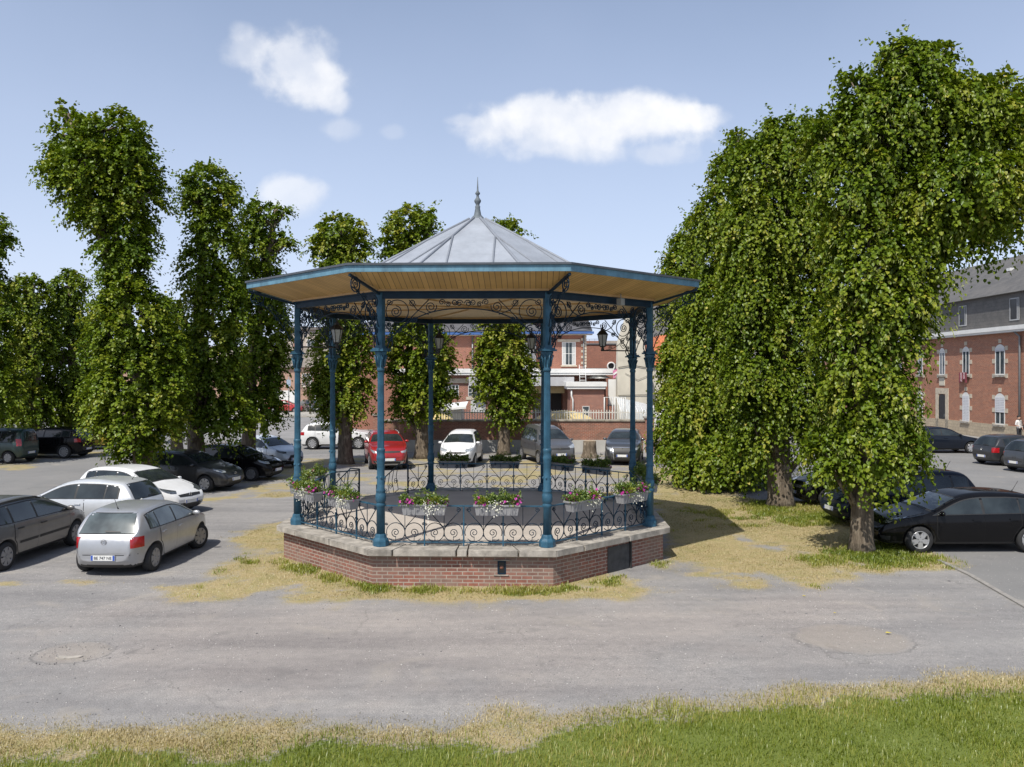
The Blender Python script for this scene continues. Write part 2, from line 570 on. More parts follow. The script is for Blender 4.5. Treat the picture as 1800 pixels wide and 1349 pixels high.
def ground_material():
    t = NT('ground_surface')
    A = lambda nm: t.n('ShaderNodeAttribute', attribute_name=nm).outputs['Fac']
    fine = t.noise(55, 6, .7)
    grit = t.noise(160, 3, .6)
    mid = t.noise(6, 5, .6)
    big = t.noise(.35, 4, .6)
    mp = t.n('ShaderNodeMapping'); mp.inputs['Scale'].default_value = (.12, .9, 1)
    t.l(t.obj(), mp.inputs['Vector'])
    streak = t.noise(1.6, 5, .6, vec=mp.outputs[0])
    grey = t.ramp(fine, [(.28, (.150, .147, .150)), (.5, (.265, .258, .254)), (.72, (.40, .385, .37))])
    pink = t.ramp(fine, [(.28, (.175, .160, .152)), (.5, (.300, .276, .262)), (.72, (.44, .405, .38))])
    tar = t.ramp(fine, [(.3, (.165, .165, .165)), (.7, (.262, .258, .252))])
    c = t.mix(A('pink'), grey, pink)
    c = t.mix(.75, c, t.ramp(streak, [(.3, (.74, .74, .76)), (.52, (1, 1, 1)), (.72, (1.22, 1.2, 1.17))]), 'MULTIPLY')
    c = t.mix(.5, c, t.ramp(mid, [(.3, (.78, .78, .78)), (.7, (1.15, 1.14, 1.12))]), 'MULTIPLY')
    c = t.mix(A('park'), c, tar)
    vo = t.n('ShaderNodeTexVoronoi', feature='DISTANCE_TO_EDGE'); vo.inputs['Scale'].default_value = .42
    wv = t.n('ShaderNodeMixRGB', blend_type='ADD'); wv.inputs[0].default_value = .55
    nn = t.n('ShaderNodeTexNoise'); nn.inputs['Scale'].default_value = 2.2; nn.inputs['Detail'].default_value = 6
    t.l(t.obj(), nn.inputs['Vector']); t.l(t.obj(), wv.inputs[1]); t.l(nn.outputs['Color'], wv.inputs[2]); t.l(wv.outputs[0], vo.inputs['Vector'])
    crk = t.ramp(vo.outputs['Distance'], [(.0, (1, 1, 1)), (.012, (0, 0, 0))])
    crk = t.math('MULTIPLY', crk, t.ramp(t.noise(.55, 3), [(.50, (0, 0, 0)), (.62, (.32, .32, .32))]))
    c = t.mix(crk, c, (.075, .072, .07))
    oil = t.ramp(t.noise(1.1, 4, .55), [(.62, (0, 0, 0)), (.74, (.42, .42, .42))])
    c = t.mix(oil, c, (.13, .128, .128))
    dustp = t.ramp(t.noise(.8, 5, .6, dist=.6), [(.58, (0, 0, 0)), (.72, (.5, .5, .5))])
    c = t.mix(dustp, c, (.37, .335, .29))
    c = t.mix(.5, c, t.ramp(big, [(.35, (.82, .82, .83)), (.65, (1.12, 1.1, 1.08))]), 'MULTIPLY')
    sp = t.n('ShaderNodeSeparateXYZ'); t.l(t.obj(), sp.inputs[0])
    for (px, py, rad, ring, fill) in ((1500, 1122, 1.0, .50, .45), (130, 1146, .62, .45, .35)):      # worn rings of old covers
        cx, cy = G(px, py)
        dx = t.math('SUBTRACT', sp.outputs[0], cx); dy = t.math('MULTIPLY', t.math('SUBTRACT', sp.outputs[1], cy), 1.15)
        d = t.math('SQRT', t.math('ADD', t.math('MULTIPLY', dx, dx), t.math('MULTIPLY', dy, dy)))
        d = t.math('ADD', t.math('DIVIDE', d, rad), t.math('MULTIPLY', t.math('SUBTRACT', mid, .5), .35))
        c = t.mix(t.math('MULTIPLY', t.ramp(d, [(.78, (fill,) * 3), (.95, (0, 0, 0))]), 1.0), c, (.30, .262, .222))
        rg = t.math('MULTIPLY', t.ramp(d, [(.90, (0, 0, 0)), (.94, (ring,) * 3), (.965, (ring,) * 3), (1.0, (0, 0, 0))]), t.ramp(streak, [(.42, (0, 0, 0)), (.6, (1, 1, 1))]))
        c = t.mix(rg, c, (.085, .083, .082))
    spk = t.ramp(grit, [(.30, (.35, .34, .33)), (.38, (1, 1, 1)), (.66, (1, 1, 1)), (.76, (1.5, 1.5, 1.48))])
    c = t.mix(.65, c, spk, 'MULTIPLY')
    straw = t.ramp(fine, [(.25, (.17, .13, .06)), (.5, (.37, .295, .148)), (.75, (.53, .44, .25))])
    straw = t.mix(t.ramp(t.noise(2.4, 6, .7), [(.45, (0, 0, 0)), (.66, (.6, .6, .6))]), straw, (.205, .215, .062))
    straw = t.mix(t.ramp(t.noise(7.0, 5, .7), [(.55, (0, 0, 0)), (.70, (.45, .45, .45))]), straw, (.20, .165, .115))
    edge = t.math('ADD', t.math('MULTIPLY', A('dry'), t.ramp(t.noise(3.2, 5, .65), [(.30, (.62, .62, .62)), (.52, (1, 1, 1))])), t.math('MULTIPLY', t.math('SUBTRACT', t.noise(30, 8, .8), .5), 2.4))
    c = t.mix(t.ramp(edge, [(.24, (0, 0, 0)), (.68, (.95, .95, .95))]), c, straw)
    grn = t.ramp(fine, [(.25, (.07, .095, .018)), (.55, (.14, .175, .035)), (.8, (.26, .25, .09))])
    ge = t.math('ADD', t.math('MAXIMUM', A('lawn'), A('weed')), t.math('MULTIPLY', t.math('SUBTRACT', t.noise(12, 6, .75), .5), 1.8))
    c = t.mix(t.ramp(ge, [(.4, (0, 0, 0)), (.66, (1, 1, 1))]), c, grn)
    t.l(c, t.b.inputs['Base Color'])
    t.b.inputs['Roughness'].default_value = .95
    t.b.inputs['Specular IOR Level'].default_value = .25
    t.bump(t.math('ADD', fine, grit), .55, .012)
    return t.m

def build_ground():
    gm = ground_material()
    xs = np.arange(-34, 40.01, .2); ys = np.arange(3.0, 58.01, .2)
    X, Y = np.meshgrid(xs, ys)
    x, y = X.ravel(), Y.ravel()
    lawn, dry, wet, park, pink = field(x, y)
    z = (fbm(x, y, 3.0, 41, 3) - .5) * .03 * (1 - park) + lawn * .03
    hx, hy = G(125, 1150)
    d = np.hypot((x - hx) / .55, (y - hy) / .42)
    z = z - .05 * np.exp(-d * d * 1.2)
    nx, ny = len(xs), len(ys)
    i = np.arange(ny - 1)[:, None] * nx + np.arange(nx - 1)[None, :]
    i = i.ravel()
    fc = np.stack([i, i + 1, i + nx + 1, i + nx], 1)
    me = np_mesh('ground', np.stack([x, y, z], 1), 4, fc, [gm], dict(lawn=lawn, dry=dry, weed=wet, park=park, pink=pink), True)
    tag(link('ground', me), kind='structure')
    b = MB()
    b.add([(-2500, -600, -.06), (2500, -600, -.06), (2500, 4000, -.06), (-2500, 4000, -.06)], [(0, 1, 2, 3)])
    tag(b.build('terrain', pmat('far_asphalt', (.235, .232, .23), .9, 0, .18, .6)), kind='structure')
    # pavement in front of the far houses on the left
    b = MB()
    b.box((-60, 88, -.05), (-9.0, 130, .12))
    tag(b.build('pavement', pmat('pavement_concrete', (.36, .34, .30), .9, 0, .15, 2)), kind='structure')
    # flush kerb line that closes the asphalt car park on the right
    p0, p1, p2 = G(1650, 986), G(1705, 1012), G(1830, 1084)
    b = MB()
    for q0, q1 in ((p0, p1), (p1, p2)):
        a = math.atan2(q1[1] - q0[1], q1[0] - q0[0]); L = math.hypot(q1[0] - q0[0], q1[1] - q0[1])
        b.obox(((q0[0] + q1[0]) / 2, (q0[1] + q1[1]) / 2, .0), (L / 2 - .01, .05, .03), a)
    tag(b.build('kerb', pmat('kerb_stone', (.27, .255, .235), .9, 0, .2, 8)), kind='structure')

build_ground()

def blades(name, label, n, poly, weight, h0, h1, w, mat, seed, lean=.5, box=None):
    """grass: n blades scattered over a polygon, each a bent 2-segment strip"""
    r = np.random.default_rng(seed)
    px = [p[0] for p in poly]; py = [p[1] for p in poly]
    bx = box or (min(px), max(px), min(py), max(py))
    xs, ys = [], []
    got = 0
    while got < n:
        x = r.uniform(bx[0], bx[1], n); y = r.uniform(bx[2], bx[3], n)
        f = weight(x, y)
        k = r.random(n) < f
        xs.append(x[k]); ys.append(y[k]); got += int(k.sum())
        if k.sum() == 0: break
    x = np.concatenate(xs)[:n]; y = np.concatenate(ys)[:n]
    n = len(x)
    clump = fbm(x, y, .7, seed + 5, 3)
    h = r.uniform(h0, h1, n) * (.55 + .9 * clump)
    an = r.uniform(0, 2 * PI, n)
    ln = h * r.uniform(.1, lean * 1.6, n)
    dx, dy = np.cos(an), np.sin(an)
    sx, sy = -dy * w * .5, dx * w * .5
    z0 = np.zeros(n) - .02
    V = np.zeros((n, 5, 3))
    V[:, 0] = np.stack([x - sx, y - sy, z0], 1); V[:, 1] = np.stack([x + sx, y + sy, z0], 1)
    V[:, 2] = np.stack([x + dx * ln * .35 + sx * .7, y + dy * ln * .35 + sy * .7, h * .62], 1)
    V[:, 3] = np.stack([x + dx * ln * .35 - sx * .7, y + dy * ln * .35 - sy * .7, h * .62], 1)
    V[:, 4] = np.stack([x + dx * ln, y + dy * ln, h], 1)
    b = (np.arange(n) * 5)[:, None]
    tri = np.concatenate([b + np.array([[0, 1, 2]]), b + np.array([[0, 2, 3]]), b + np.array([[3, 2, 4]])], 0)
    tint = np.clip(.42 * r.random(n) + .95 * (fbm(x, y, 1.4, seed + 9, 4) - .5) + .30, 0, 1)
    me = np_mesh(name, V.reshape(-1, 3), 3, tri, [mat], dict(tint=np.repeat(tint, 5)))
    return tag(link(name, me), label, 'grass', kind='stuff')

GRASS = leaf_mat('grass_blade', [(.1, (.115, .165, .016)), (.4, (.205, .250, .028)), (.62, (.31, .315, .06)), (.85, (.46, .38, .17))], .38, .03)
STRAW = leaf_mat('straw_blade', [(.14, (.13, .155, .03)), (.32, (.24, .195, .075)), (.5, (.38, .305, .155)), (.8, (.52, .44, .26))], .25, .03)
blades('lawn_grass', 'green lawn along the near edge of the road', 150000, LAWN, lambda x, y: field(x, y)[0] ** 1.3 * .98,   .03, .105, .010, GRASS, 1, .55, (-9.5, 10.5, 6.8, 12.6))
blades('dry_verge', 'sun dried yellow grass between lawn and road', 42000, DRY_EDGE, lambda x, y: field(x, y)[1] ** 1.6 * .9, .008, .042, .008, STRAW, 2, .9, (-9.5, 10.5, 8.8, 13.2))
blades('dry_grass', 'straw coloured dry grass round the bandstand and the right hand trees', 100000, DRY_RIGHT, lambda x, y: field(x, y)[1] ** 1.8 * .9, .006, .036, .010, STRAW, 3, .9, (-9.0, 11.0, 16.0, 31))
blades('weeds', 'green weeds along the foot of the brick plinth and the tree trunks', 36000, WEEDS, lambda x, y: field(x, y)[2],   .02, .10, .016, GRASS, 4, .8, (-6.5, 11.5, 16.2, 29))

def pebbles(n, seed):
    """loose grit on the road, each stone a squashed octahedron"""
    r = np.random.default_rng(seed)
    x = r.uniform(-13, 13, n); y = 9.6 + 10.5 * r.random(n) ** 1.4
    f = field(x, y)
    ok = (f[0] < .3) & (np.hypot(x + .885, y - 21.57) > 4.9)
    x, y = x[ok], y[ok]; n = len(x)
    s = r.lognormal(-4.95, .35, n)
    a = r.uniform(0, 6.28, n)
    V = np.zeros((n, 6, 3))
    for k in range(4):
        q = s * r.uniform(.7, 1.3, n)
        V[:, k] = np.stack([x + q * np.cos(a + k * PI / 2), y + q * np.sin(a + k * PI / 2), s * r.uniform(.1, .5, n)], 1)
    V[:, 4] = np.stack([x, y, s * r.uniform(.6, 1.0, n)], 1)
    V[:, 5] = np.stack([x, y, -.02 + 0 * x], 1)
    V[:, :, 2] += ((fbm(x, y, 3.0, 41, 3) - .5) * .03)[:, None]
    b = (np.arange(n) * 6)[:, None]
    T = np.concatenate([b + np.array([[k, (k + 1) % 4, 4]]) for k in range(4)] + [b + np.array([[(k + 1) % 4, k, 5]]) for k in range(4)], 0)
    g = NT('road_grit')
    at = g.n('ShaderNodeAttribute', attribute_name='tint')
    g.l(g.ramp(at.outputs['Fac'], [(.0, (.10, .10, .105)), (.5, (.28, .27, .26)), (.95, (.50, .48, .45))]), g.b.inputs['Base Color'])
    g.b.inputs['Roughness'].default_value = .9
    me = np_mesh('gravel', V.reshape(-1, 3), 3, T, [g.m], dict(tint=np.repeat(r.random(n), 6)))
    tag(link('gravel', me), 'loose grit scattered over the grey road', 'gravel', kind='stuff')
pebbles(15000, 17)
# ------------------------------------------------------------------ bandstand
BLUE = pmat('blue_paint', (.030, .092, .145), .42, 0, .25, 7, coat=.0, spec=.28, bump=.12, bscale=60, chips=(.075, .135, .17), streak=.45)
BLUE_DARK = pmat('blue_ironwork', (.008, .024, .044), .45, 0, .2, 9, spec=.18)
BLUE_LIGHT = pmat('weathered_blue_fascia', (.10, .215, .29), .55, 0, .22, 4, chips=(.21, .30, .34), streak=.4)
ZINC = pmat('zinc_sheet', (.30, .325, .365), .62, .1, .14, 1.6, bump=.05, bscale=5, streak=.12)
COPING = pmat('coping_stone', (.31, .285, .25), .9, 0, .42, 4, bump=.5, bscale=30, chips=(.20, .185, .165), streak=.3)
FLOOR = pmat('podium_concrete', (.43, .385, .34), .9, 0, .10, 1.2, bump=.15)
PLINTH = brick_mat('plinth_brick', (.275, .108, .078), (.175, .085, .068), (.36, .315, .27), .22, .075, .010, (.25, .20, .165), .6)
SOFFIT = board_mat('soffit_boards', (.58, .37, .145), (.49, .31, .115), (.09, .055, .022), .115, True)
CEIL = board_mat('ceiling_boards', (.66, .49, .27), (.60, .45, .24), (.22, .15, .08), .12, False)
WOODTRIM = pmat('varnished_trim', (.46, .29, .12), .5, 0, .15, 6)
DARKGLASS = pmat('lantern_glass', (.38, .40, .40), .12, 0, .1, 4)
BLACKIRON = pmat('black_iron', (.012, .012, .013), .45, 0, .2, 8)

def ngon(ap, n=8, rot=0.0):
    rr = ap / math.cos(PI / n)
    return [(rr * math.cos(-PI / 2 + PI / n + 2 * PI * k / n + rot), rr * math.sin(-PI / 2 + PI / n + 2 * PI * k / n + rot)) for k in range(n)]

def spiral(cx, cz, r0, turns, a0, d=1, r1=.18, n=26):
    """inward spiral in the x-z plane"""
    out = []
    for i in range(n + 1):
        s = i / n
        r = r0 * (1 - s) + r0 * r1 * s
        a = a0 + d * 2 * PI * turns * s
        out.append((cx + r * math.cos(a), 0.0, cz + r * math.sin(a)))
    return out

def scroll(x0, z0, x1, z1, r0, r1, side=1, n=14):
    """S or C scroll: a bar from one point to the other ending in a spiral at both ends"""
    dx, dz = x1 - x0, z1 - z0
    L = math.hypot(dx, dz); a = math.atan2(dz, dx)
    px, pz = -math.sin(a), math.cos(a)
    res = []
    c0 = (x0 + px * r0 * side, z0 + pz * r0 * side)
    s0 = spiral(c0[0], c0[1], r0, 1.35, math.atan2(-pz * side, -px * side), -side)
    c1 = (x1 - px * r1 * side, z1 - pz * r1 * side)
    s1 = spiral(c1[0], c1[1], r1, 1.35, math.atan2(pz * side, px * side), -side)
    return list(reversed(s0)) + s1

BS = thing('bandstand', 'octagonal bandstand with blue iron columns, zinc roof and low brick plinth', 'bandstand', (-0.885, 21.57, 0), R(-1.6))
AC = 4.18                        # apothem of the ring of columns
SIDE = 2 * AC * math.tan(PI / 8)
ZF, ZB = .77, 6.06               # floor, underside of the beams

b = MB(); b.prism(ngon(4.47), -.05, .615); b.build('plinth', PLINTH, BS)
b = MB(); b.prism(ngon(4.50), .615, .645); b.build('plinth_course', pmat('old_mortar', (.30, .22, .18), .9, 0, .3, 12), BS)
# coping in separate stones
b = MB()
oc, ic = ngon(4.63), ngon(3.98)
for k in range(8):
    o0, o1, i0, i1 = oc[k - 1], oc[k], ic[k - 1], ic[k]
    cuts = [0, .13, .47, .53, .80, 1] if k == 0 else ([0, .22, .61, 1] if k % 2 else [0, .4, .72, 1])
    for q in range(len(cuts) - 1):
        g = .004
        u0, u1 = cuts[q] + (g if q else 0), cuts[q + 1] - (g if q < len(cuts) - 2 else 0)
        L = lambda p, w, u: (p[0] + (w[0] - p[0]) * u, p[1] + (w[1] - p[1]) * u)
        dz = ((k * 7 + q * 5) % 5) * .0016
        b.prism([L(o0, o1, u0), L(o0, o1, u1), L(i0, i1, u1), L(i0, i1, u0)], .645, .764 + dz)
b.build('coping', COPING, BS, bevel=.022)
b = MB(); b.prism(ngon(3.975), .6, .772); b.build('floor', FLOOR, BS)

def bay(k):
    """location and rotation (about z) of bay k: local x runs along the side, y points inwards"""
    ph = -PI / 2 + k * PI / 4
    return ph, ph + PI / 2
def bayloc(k, ap, z=0.0):
    ph, rz = bay(k)
    return (ap * math.cos(ph), ap * math.sin(ph), z), rz

# columns ----------------------------------------------------------
def column_meshes():
    base = MB()
    base.lathe([(.172, 0), (.172, .10), (.164, .125), (.130, .17), (.116, .22), (.100, .25)], 8, (0, 0, ZF), 0, False, ph=PI / 8)
    shaft = MB()
    z = lambda h: ZF + h
    shaft.lathe([(.090, z(.25)), (.088, z(.80)), (.103, z(.82)), (.106, z(.86)), (.090, z(.885)), (.090, z(.90)), (.108, z(.92)),
                 (.111, z(1.0)), (.106, z(1.08)), (.091, z(1.10)), (.100, z(1.125)), (.100, z(1.15)), (.082, z(1.18)), (.078, z(1.70)),
                 (.085, z(1.73)), (.085, z(1.78)), (.091, z(1.80)), (.091, z(1.85)), (.082, z(1.87)), (.084, z(1.95)), (.090, z(1.97)), (.090, z(2.0)), (.076, z(2.03))], 20)
    shaft.lathe([(.073, z(2.03)), (.067, z(3.62))], 32, (0, 0, 0), 0, False, flute=.13)
    for i in range(5):          # small cast rosettes on the lower shaft
        a = 2 * PI * i / 5 + .3
        shaft.sphere((.084 * math.cos(a), .084 * math.sin(a), z(1.42)), (.022, .022, .03), 6, 5)
    cap = MB()
    cap.lathe([(.071, z(3.62)), (.082, z(3.64)), (.082, z(3.67)), (.070, z(3.70)), (.074, z(3.82)), (.095, z(3.93)), (.125, z(4.0)), (.129, z(4.02)), (.114, z(4.04))], 16)
    for i in range(8):
        a = 2 * PI * i / 8
        pts = [(0.078 * math.cos(a), 0.078 * math.sin(a), z(3.72)), (0.100 * math.cos(a), 0.100 * math.sin(a), z(3.86)), (0.134 * math.cos(a), 0.134 * math.sin(a), z(3.96)), (0.142 * math.cos(a), 0.142 * math.sin(a), z(3.93))]
        cap.tube(pts, [.017, .02, .016, .010], 5)
    cap.box((-.155, -.155, z(4.04)), (.155, .155, z(4.075)))
    cap.box((-.128, -.128, z(4.075)), (.128, .128, z(4.11)))
    post = MB()
    post.box((-.066, -.066, z(4.11)), (.066, .066, ZB + .02))
    post.box((-.082, -.082, z(4.11)), (.082, .082, z(4.16)))
    for h in (4.55, 4.95):
        post.box((-.072, -.072, z(h)), (.072, .072, z(h + .03)))
    return base.mesh('column_base', BLUE), shaft.mesh('column', BLUE), cap.mesh('capital', BLUE), post.mesh('upper_post', BLUE)

cb, cs, cc, cp = column_meshes()
RC = AC / math.cos(PI / 8)
for k in range(8):
    ps = -PI / 2 + PI / 8 + k * PI / 4
    loc = (RC * math.cos(ps), RC * math.sin(ps), 0)
    c = link('column', cs, BS, loc, ps + PI / 2)
    for nm, me in (('column_base', cb), ('capital', cc), ('upper_post', cp)):
        link(nm, me, c)

# beams ------------------------------------------------------------
b = MB(); b.box((-SIDE / 2 + .02, -.065, ZB - .155), (SIDE / 2 - .02, .065, ZB - .01)); b.box((-SIDE / 2 - .02, -.10, ZB - .03), (SIDE / 2 + .02, .082, ZB + .004))
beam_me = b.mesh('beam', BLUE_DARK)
# spandrel ironwork
def spandrel_mesh():
    b = MB(); r = .0125
    H = SIDE / 2 - .09
    z0, z1, zt = ZF + 3.98, ZB - .36, ZB - .155
    arc = []
    for i in range(41):
        s = -1 + 2 * i / 40
        arc.append((s * H, 0, z0 + (z1 - z0) * (1 - abs(s) ** 2.3) ** .62))
    b.tube(arc, .013, 5)
    T = lambda p, rr=r: b.tube(p, rr, 4)
    for s in (-1, 1):
        sp = lambda cx, cz, r0, t, a0, d, r1=.18: T(spiral(s * cx, cz, r0, t, a0 if s > 0 else PI - a0, d * s, r1))
        # ring by the post with a scroll in it
        rc = .235; cx, cz = H - .255, zt - .262
        T([(s * (cx + rc * math.cos(a)), 0, cz + rc * math.sin(a)) for a in np.linspace(0, 2 * PI, 33)])
        sp(cx + .03, cz - .01, .125, 1.9, PI * .5, 1)
        sp(H - .09, zt - .07, .065, 1.5, PI, 1)
        sp(H - .07, zt - .58, .066, 1.5, PI * .5, 1)
        sp(H - .27, zt - .64, .085, 1.6, PI * .3, 1)
        sp(H - .10, zt - .84, .06, 1.4, PI * .5, -1)
        T([(s * (H - .02), 0, zt - .55), (s * (H - .13), 0, zt - .74), (s * (H - .16), 0, zt - .95), (s * (H - .06), 0, zt - 1.12)])
        # crossing bars and diminishing scrolls to the middle
        T([(s * (cx - .16), 0, zt - .52), (s * (cx - .46), 0, zt - .22), (s * (cx - .66), 0, zt - .02)])
        T([(s * (cx - .25), 0, zt - .03), (s * (cx - .42), 0, zt - .24), (s * (cx - .66), 0, zt - .33)])
        sp(cx - .32, zt - .085, .075, 1.7, PI * 1.1, 1)
        sp(cx - .36, zt - .43, .07, 1.7, PI * .2, -1)
        sp(cx - .70, zt - .17, .125, 1.9, PI * .9, 1)
        sp(cx - .93, zt - .075, .07, 1.5, PI * 1.2, -1)
        sp(cx - 1.06, zt - .12, .055, 1.5, PI * .2, 1)
        sp(cx - 1.20, zt - .075, .07, 1.5, PI * .9, 1)
    T(spiral(-.09, zt - .10, .075, 1.5, 0, 1)); T(spiral(.09, zt - .10, .075, 1.5, PI, -1))
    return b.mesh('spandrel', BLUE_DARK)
sp_me = spandrel_mesh()

# railing ----------------------------------------------------------
def rail_panel(b, x0, x1, zb, zt, r=.0105):
    w = x1 - x0; xm = (x0 + x1) / 2
    H = zt - zb
    T = lambda p, rr=r: b.tube(p, rr, 4)
    rc = min(w * .235, .2)
    for s in (-1, 1):
        cx, cz = xm + s * w * .235, zb + rc + .005
        # big scroll: down the outside, round, ending in a curl
        a0 = PI / 2 + s * PI * .62
        pts = [(cx + rc * math.cos(PI * .5 + s * t), 0, cz + rc * math.sin(PI * .5 + s * t)) for t in np.linspace(-PI * .62, PI * 1.25, 26)]
        T(pts)
        T(spiral(cx, cz - .01, rc * .48, 1.55, -PI / 2, s))
        T([(cx, 0, zb), (cx, 0, cz - rc * .45)], .008)
        T([(xm + s * .02, 0, zb + H * .42), (x0 + w * (.5 + s * .43), 0, zt - .06)])
        T(spiral(x0 + w * (.5 + s * .36), zt - .07, .05, 1.5, PI / 2 + s * .8, -s))
        T(spiral(xm + s * w * .47, zb + H * .50, .03, 1.3, 0, s))
    T([(xm, 0, zb + .10), (xm, 0, zt)], .009)

def rail_group(spans, parent, zt=.83, zb=.075, loc=None, rz=None):
    b = MB()
    hx = MB(); po = MB()
    for (x0, x1, n) in spans:
        hx.box((x0, -.02, ZF + zt - .014), (x1, .02, ZF + zt + .012))
        hx.box((x0, -.012, ZF + zb - .012), (x1, .012, ZF + zb + .008))
        w = (x1 - x0) / n
        for i in range(n):
            rail_panel(b, x0 + i * w, x0 + (i + 1) * w, ZF + zb + .008, ZF + zt - .014)
            if i: po.box((x0 + i * w - .014, -.014, ZF - .005), (x0 + i * w + .014, .014, ZF + zt - .014))
    return b, hx, po

full = rail_group([(-SIDE / 2 + .095, SIDE / 2 - .095, 4)], None)
rail_me = full[0].mesh('railing', BLUE_DARK)
def bar_mesh(nm, x0, x1, z, h, w, mat):
    b = MB(); b.box((x0, -w, ZF + z - h), (x1, w, ZF + z + h * .8)); return b.mesh(nm, mat)
XA = SIDE / 2 - .095
hand_me = bar_mesh('handrail', -XA, XA, .83, .015, .02, BLUE); foot_me = bar_mesh('bottom_rail', -XA, XA, .075, .012, .012, BLUE)
b = MB(); b.box((-.014, -.014, ZF - .005), (.014, .014, ZF + .815)); post_me = b.mesh('railing_post', BLUE)
g = .86
rail5 = [rail_group([q], None)[0].mesh('railing', BLUE_DARK) for q in ((-XA, -g, 1), (g, XA, 1))]
hand5 = [bar_mesh('handrail', q[0], q[1], .83, .015, .02, BLUE_DARK) for q in ((-XA, -g), (g, XA))]
foot5 = [bar_mesh('bottom_rail', q[0], q[1], .075, .012, .012, BLUE_DARK) for q in ((-XA, -g), (g, XA))]
b = MB(); b.box((-.018, -.018, ZF - .005), (.018, .018, ZF + .86)); post5 = b.mesh('railing_post', BLUE_DARK)

for k in range(8):
    loc, rz = bayloc(k, AC)
    link('beam', beam_me, BS, loc, rz)
    link('spandrel', sp_me, BS, loc, rz)
    if k == 5:
        for q in (0, 1):
            r_ = link('railing', rail5[q], BS, loc, rz)
            link('handrail', hand5[q], r_); link('bottom_rail', foot5[q], r_); link('railing_post', post5, r_, ((-g, g)[q], 0, 0))
        continue
    r_ = link('railing', rail_me, BS, loc, rz)
    link('handrail', hand_me, r_); link('bottom_rail', foot_me, r_)
    for q in (1, 2, 3): link('railing_post', post_me, r_, (-XA + q * XA / 2, 0, 0))

# steps and their hand rails on the far left bay
loc, rz = bayloc(5, 4.63)
b = MB()
for i in range(4):
    b.box((-.95, -.30 * (i + 1) + .0, -.05), (.95, -.30 * i, .616 - .154 * i))
b.build('steps', COPING, BS, loc, rz)
for s in (-1, 1):
    b = MB()
    x = s * .86
    top = [(x, .45, ZF + .86), (x, 0, ZF + .84), (x, -1.20, .86)]
    b.tube(top, .018, 5)
    b.tube([(x, .45, ZF + .09), (x, 0, ZF + .09), (x, -1.20, .12)], .012, 5)
    b.tube([(x, -1.20, -.02), (x, -1.20, .87)], .02, 5)
    for i in range(6):
        t = i / 5.0
        y = -.05 - 1.1 * t
        zb_, zt_ = ZF + .09 - .74 * t, ZF + .82 - .74 * t
        b.tube([(x, y, zb_), (x, y - .10, (zb_ + zt_) / 2), (x, y, zt_)], .010, 4)
    sc = []
    for i in range(4):
        for p in [spiral(-.18 - .27 * i, ZF + .30 - .185 * i, .10, 1.5, 0, 1)]:
            b.tube([(x, q[0], q[2]) for q in p], .009, 4)
    b.build('stair_rail', BLUE_DARK, BS, loc, rz)

# roof -------------------------------------------------------------
AE = 5.25                        # apothem of the eaves
ZE0, ZE1 = 6.335, 6.485
tanp = math.tan(PI / 8)
sof = MB()
e, i_ = AE - .03, AC + .085
ze, zi = ZE0 + .015, ZB + .03
sof.add([(-e * tanp, -(e - AC), ze), (e * tanp, -(e - AC), ze), (i_ * tanp, -(i_ - AC), zi), (-i_ * tanp, -(i_ - AC), zi)], [(3, 2, 1, 0)])
sof_me = sof.mesh('soffit', SOFFIT)
ce = MB()
i2 = AC - .07
ce.add([(-i2 * tanp, -(i2 - AC), ZB + .015), (i2 * tanp, -(i2 - AC), ZB + .015), (0, AC, ZB + .015)], [(2, 1, 0)])
ce_me = ce.mesh('ceiling', CEIL)
tr = MB()
tr.box((-i_ * tanp, -.115, zi - .035), (i_ * tanp, -.085, zi + .02))
tr.box((-i2 * tanp + .03, .085, ZB - .02), (i2 * tanp - .03, .115, ZB + .012))
tr_me = tr.mesh('cornice', WOODTRIM)
fa = MB()
fa.add([(-AE * tanp, -AE + AC, ZE0), (AE * tanp, -AE + AC, ZE0), (AE * tanp, -AE + AC, ZE1), (-AE * tanp, -AE + AC, ZE1),
        (-(AE - .03) * tanp, -AE + AC + .03, ZE0), ((AE - .03) * tanp, -AE + AC + .03, ZE0)], [(0, 1, 2, 3), (4, 5, 1, 0)])
fa_me = fa.mesh('fascia', BLUE_LIGHT)
gu = MB()
g0, g1 = AE + .035, AE - .12
gu.add([(-g0 * tanp, -g0 + AC, ZE1 - .02), (g0 * tanp, -g0 + AC, ZE1 - .02), (g0 * tanp, -g0 + AC, ZE1 + .022), (-g0 * tanp, -g0 + AC, ZE1 + .022),
        (g1 * tanp, -g1 + AC, ZE1 + .022), (-g1 * tanp, -g1 + AC, ZE1 + .022), (-AE * tanp, -AE + AC, ZE1 - .02), (AE * tanp, -AE + AC, ZE1 - .02)],
       [(0, 1, 2, 3), (3, 2, 4, 5), (6, 7, 1, 0)])
gu_me = gu.mesh('gutter', pmat('dark_gutter', (.075, .085, .10), .5, .2, .2, 5))
for k in range(8):
    loc, rz = bayloc(k, AC)
    for nm, me in (('soffit', sof_me), ('ceiling', ce_me), ('cornice', tr_me), ('fascia', fa_me), ('gutter', gu_me)):
        link(nm, me, BS, loc, rz)
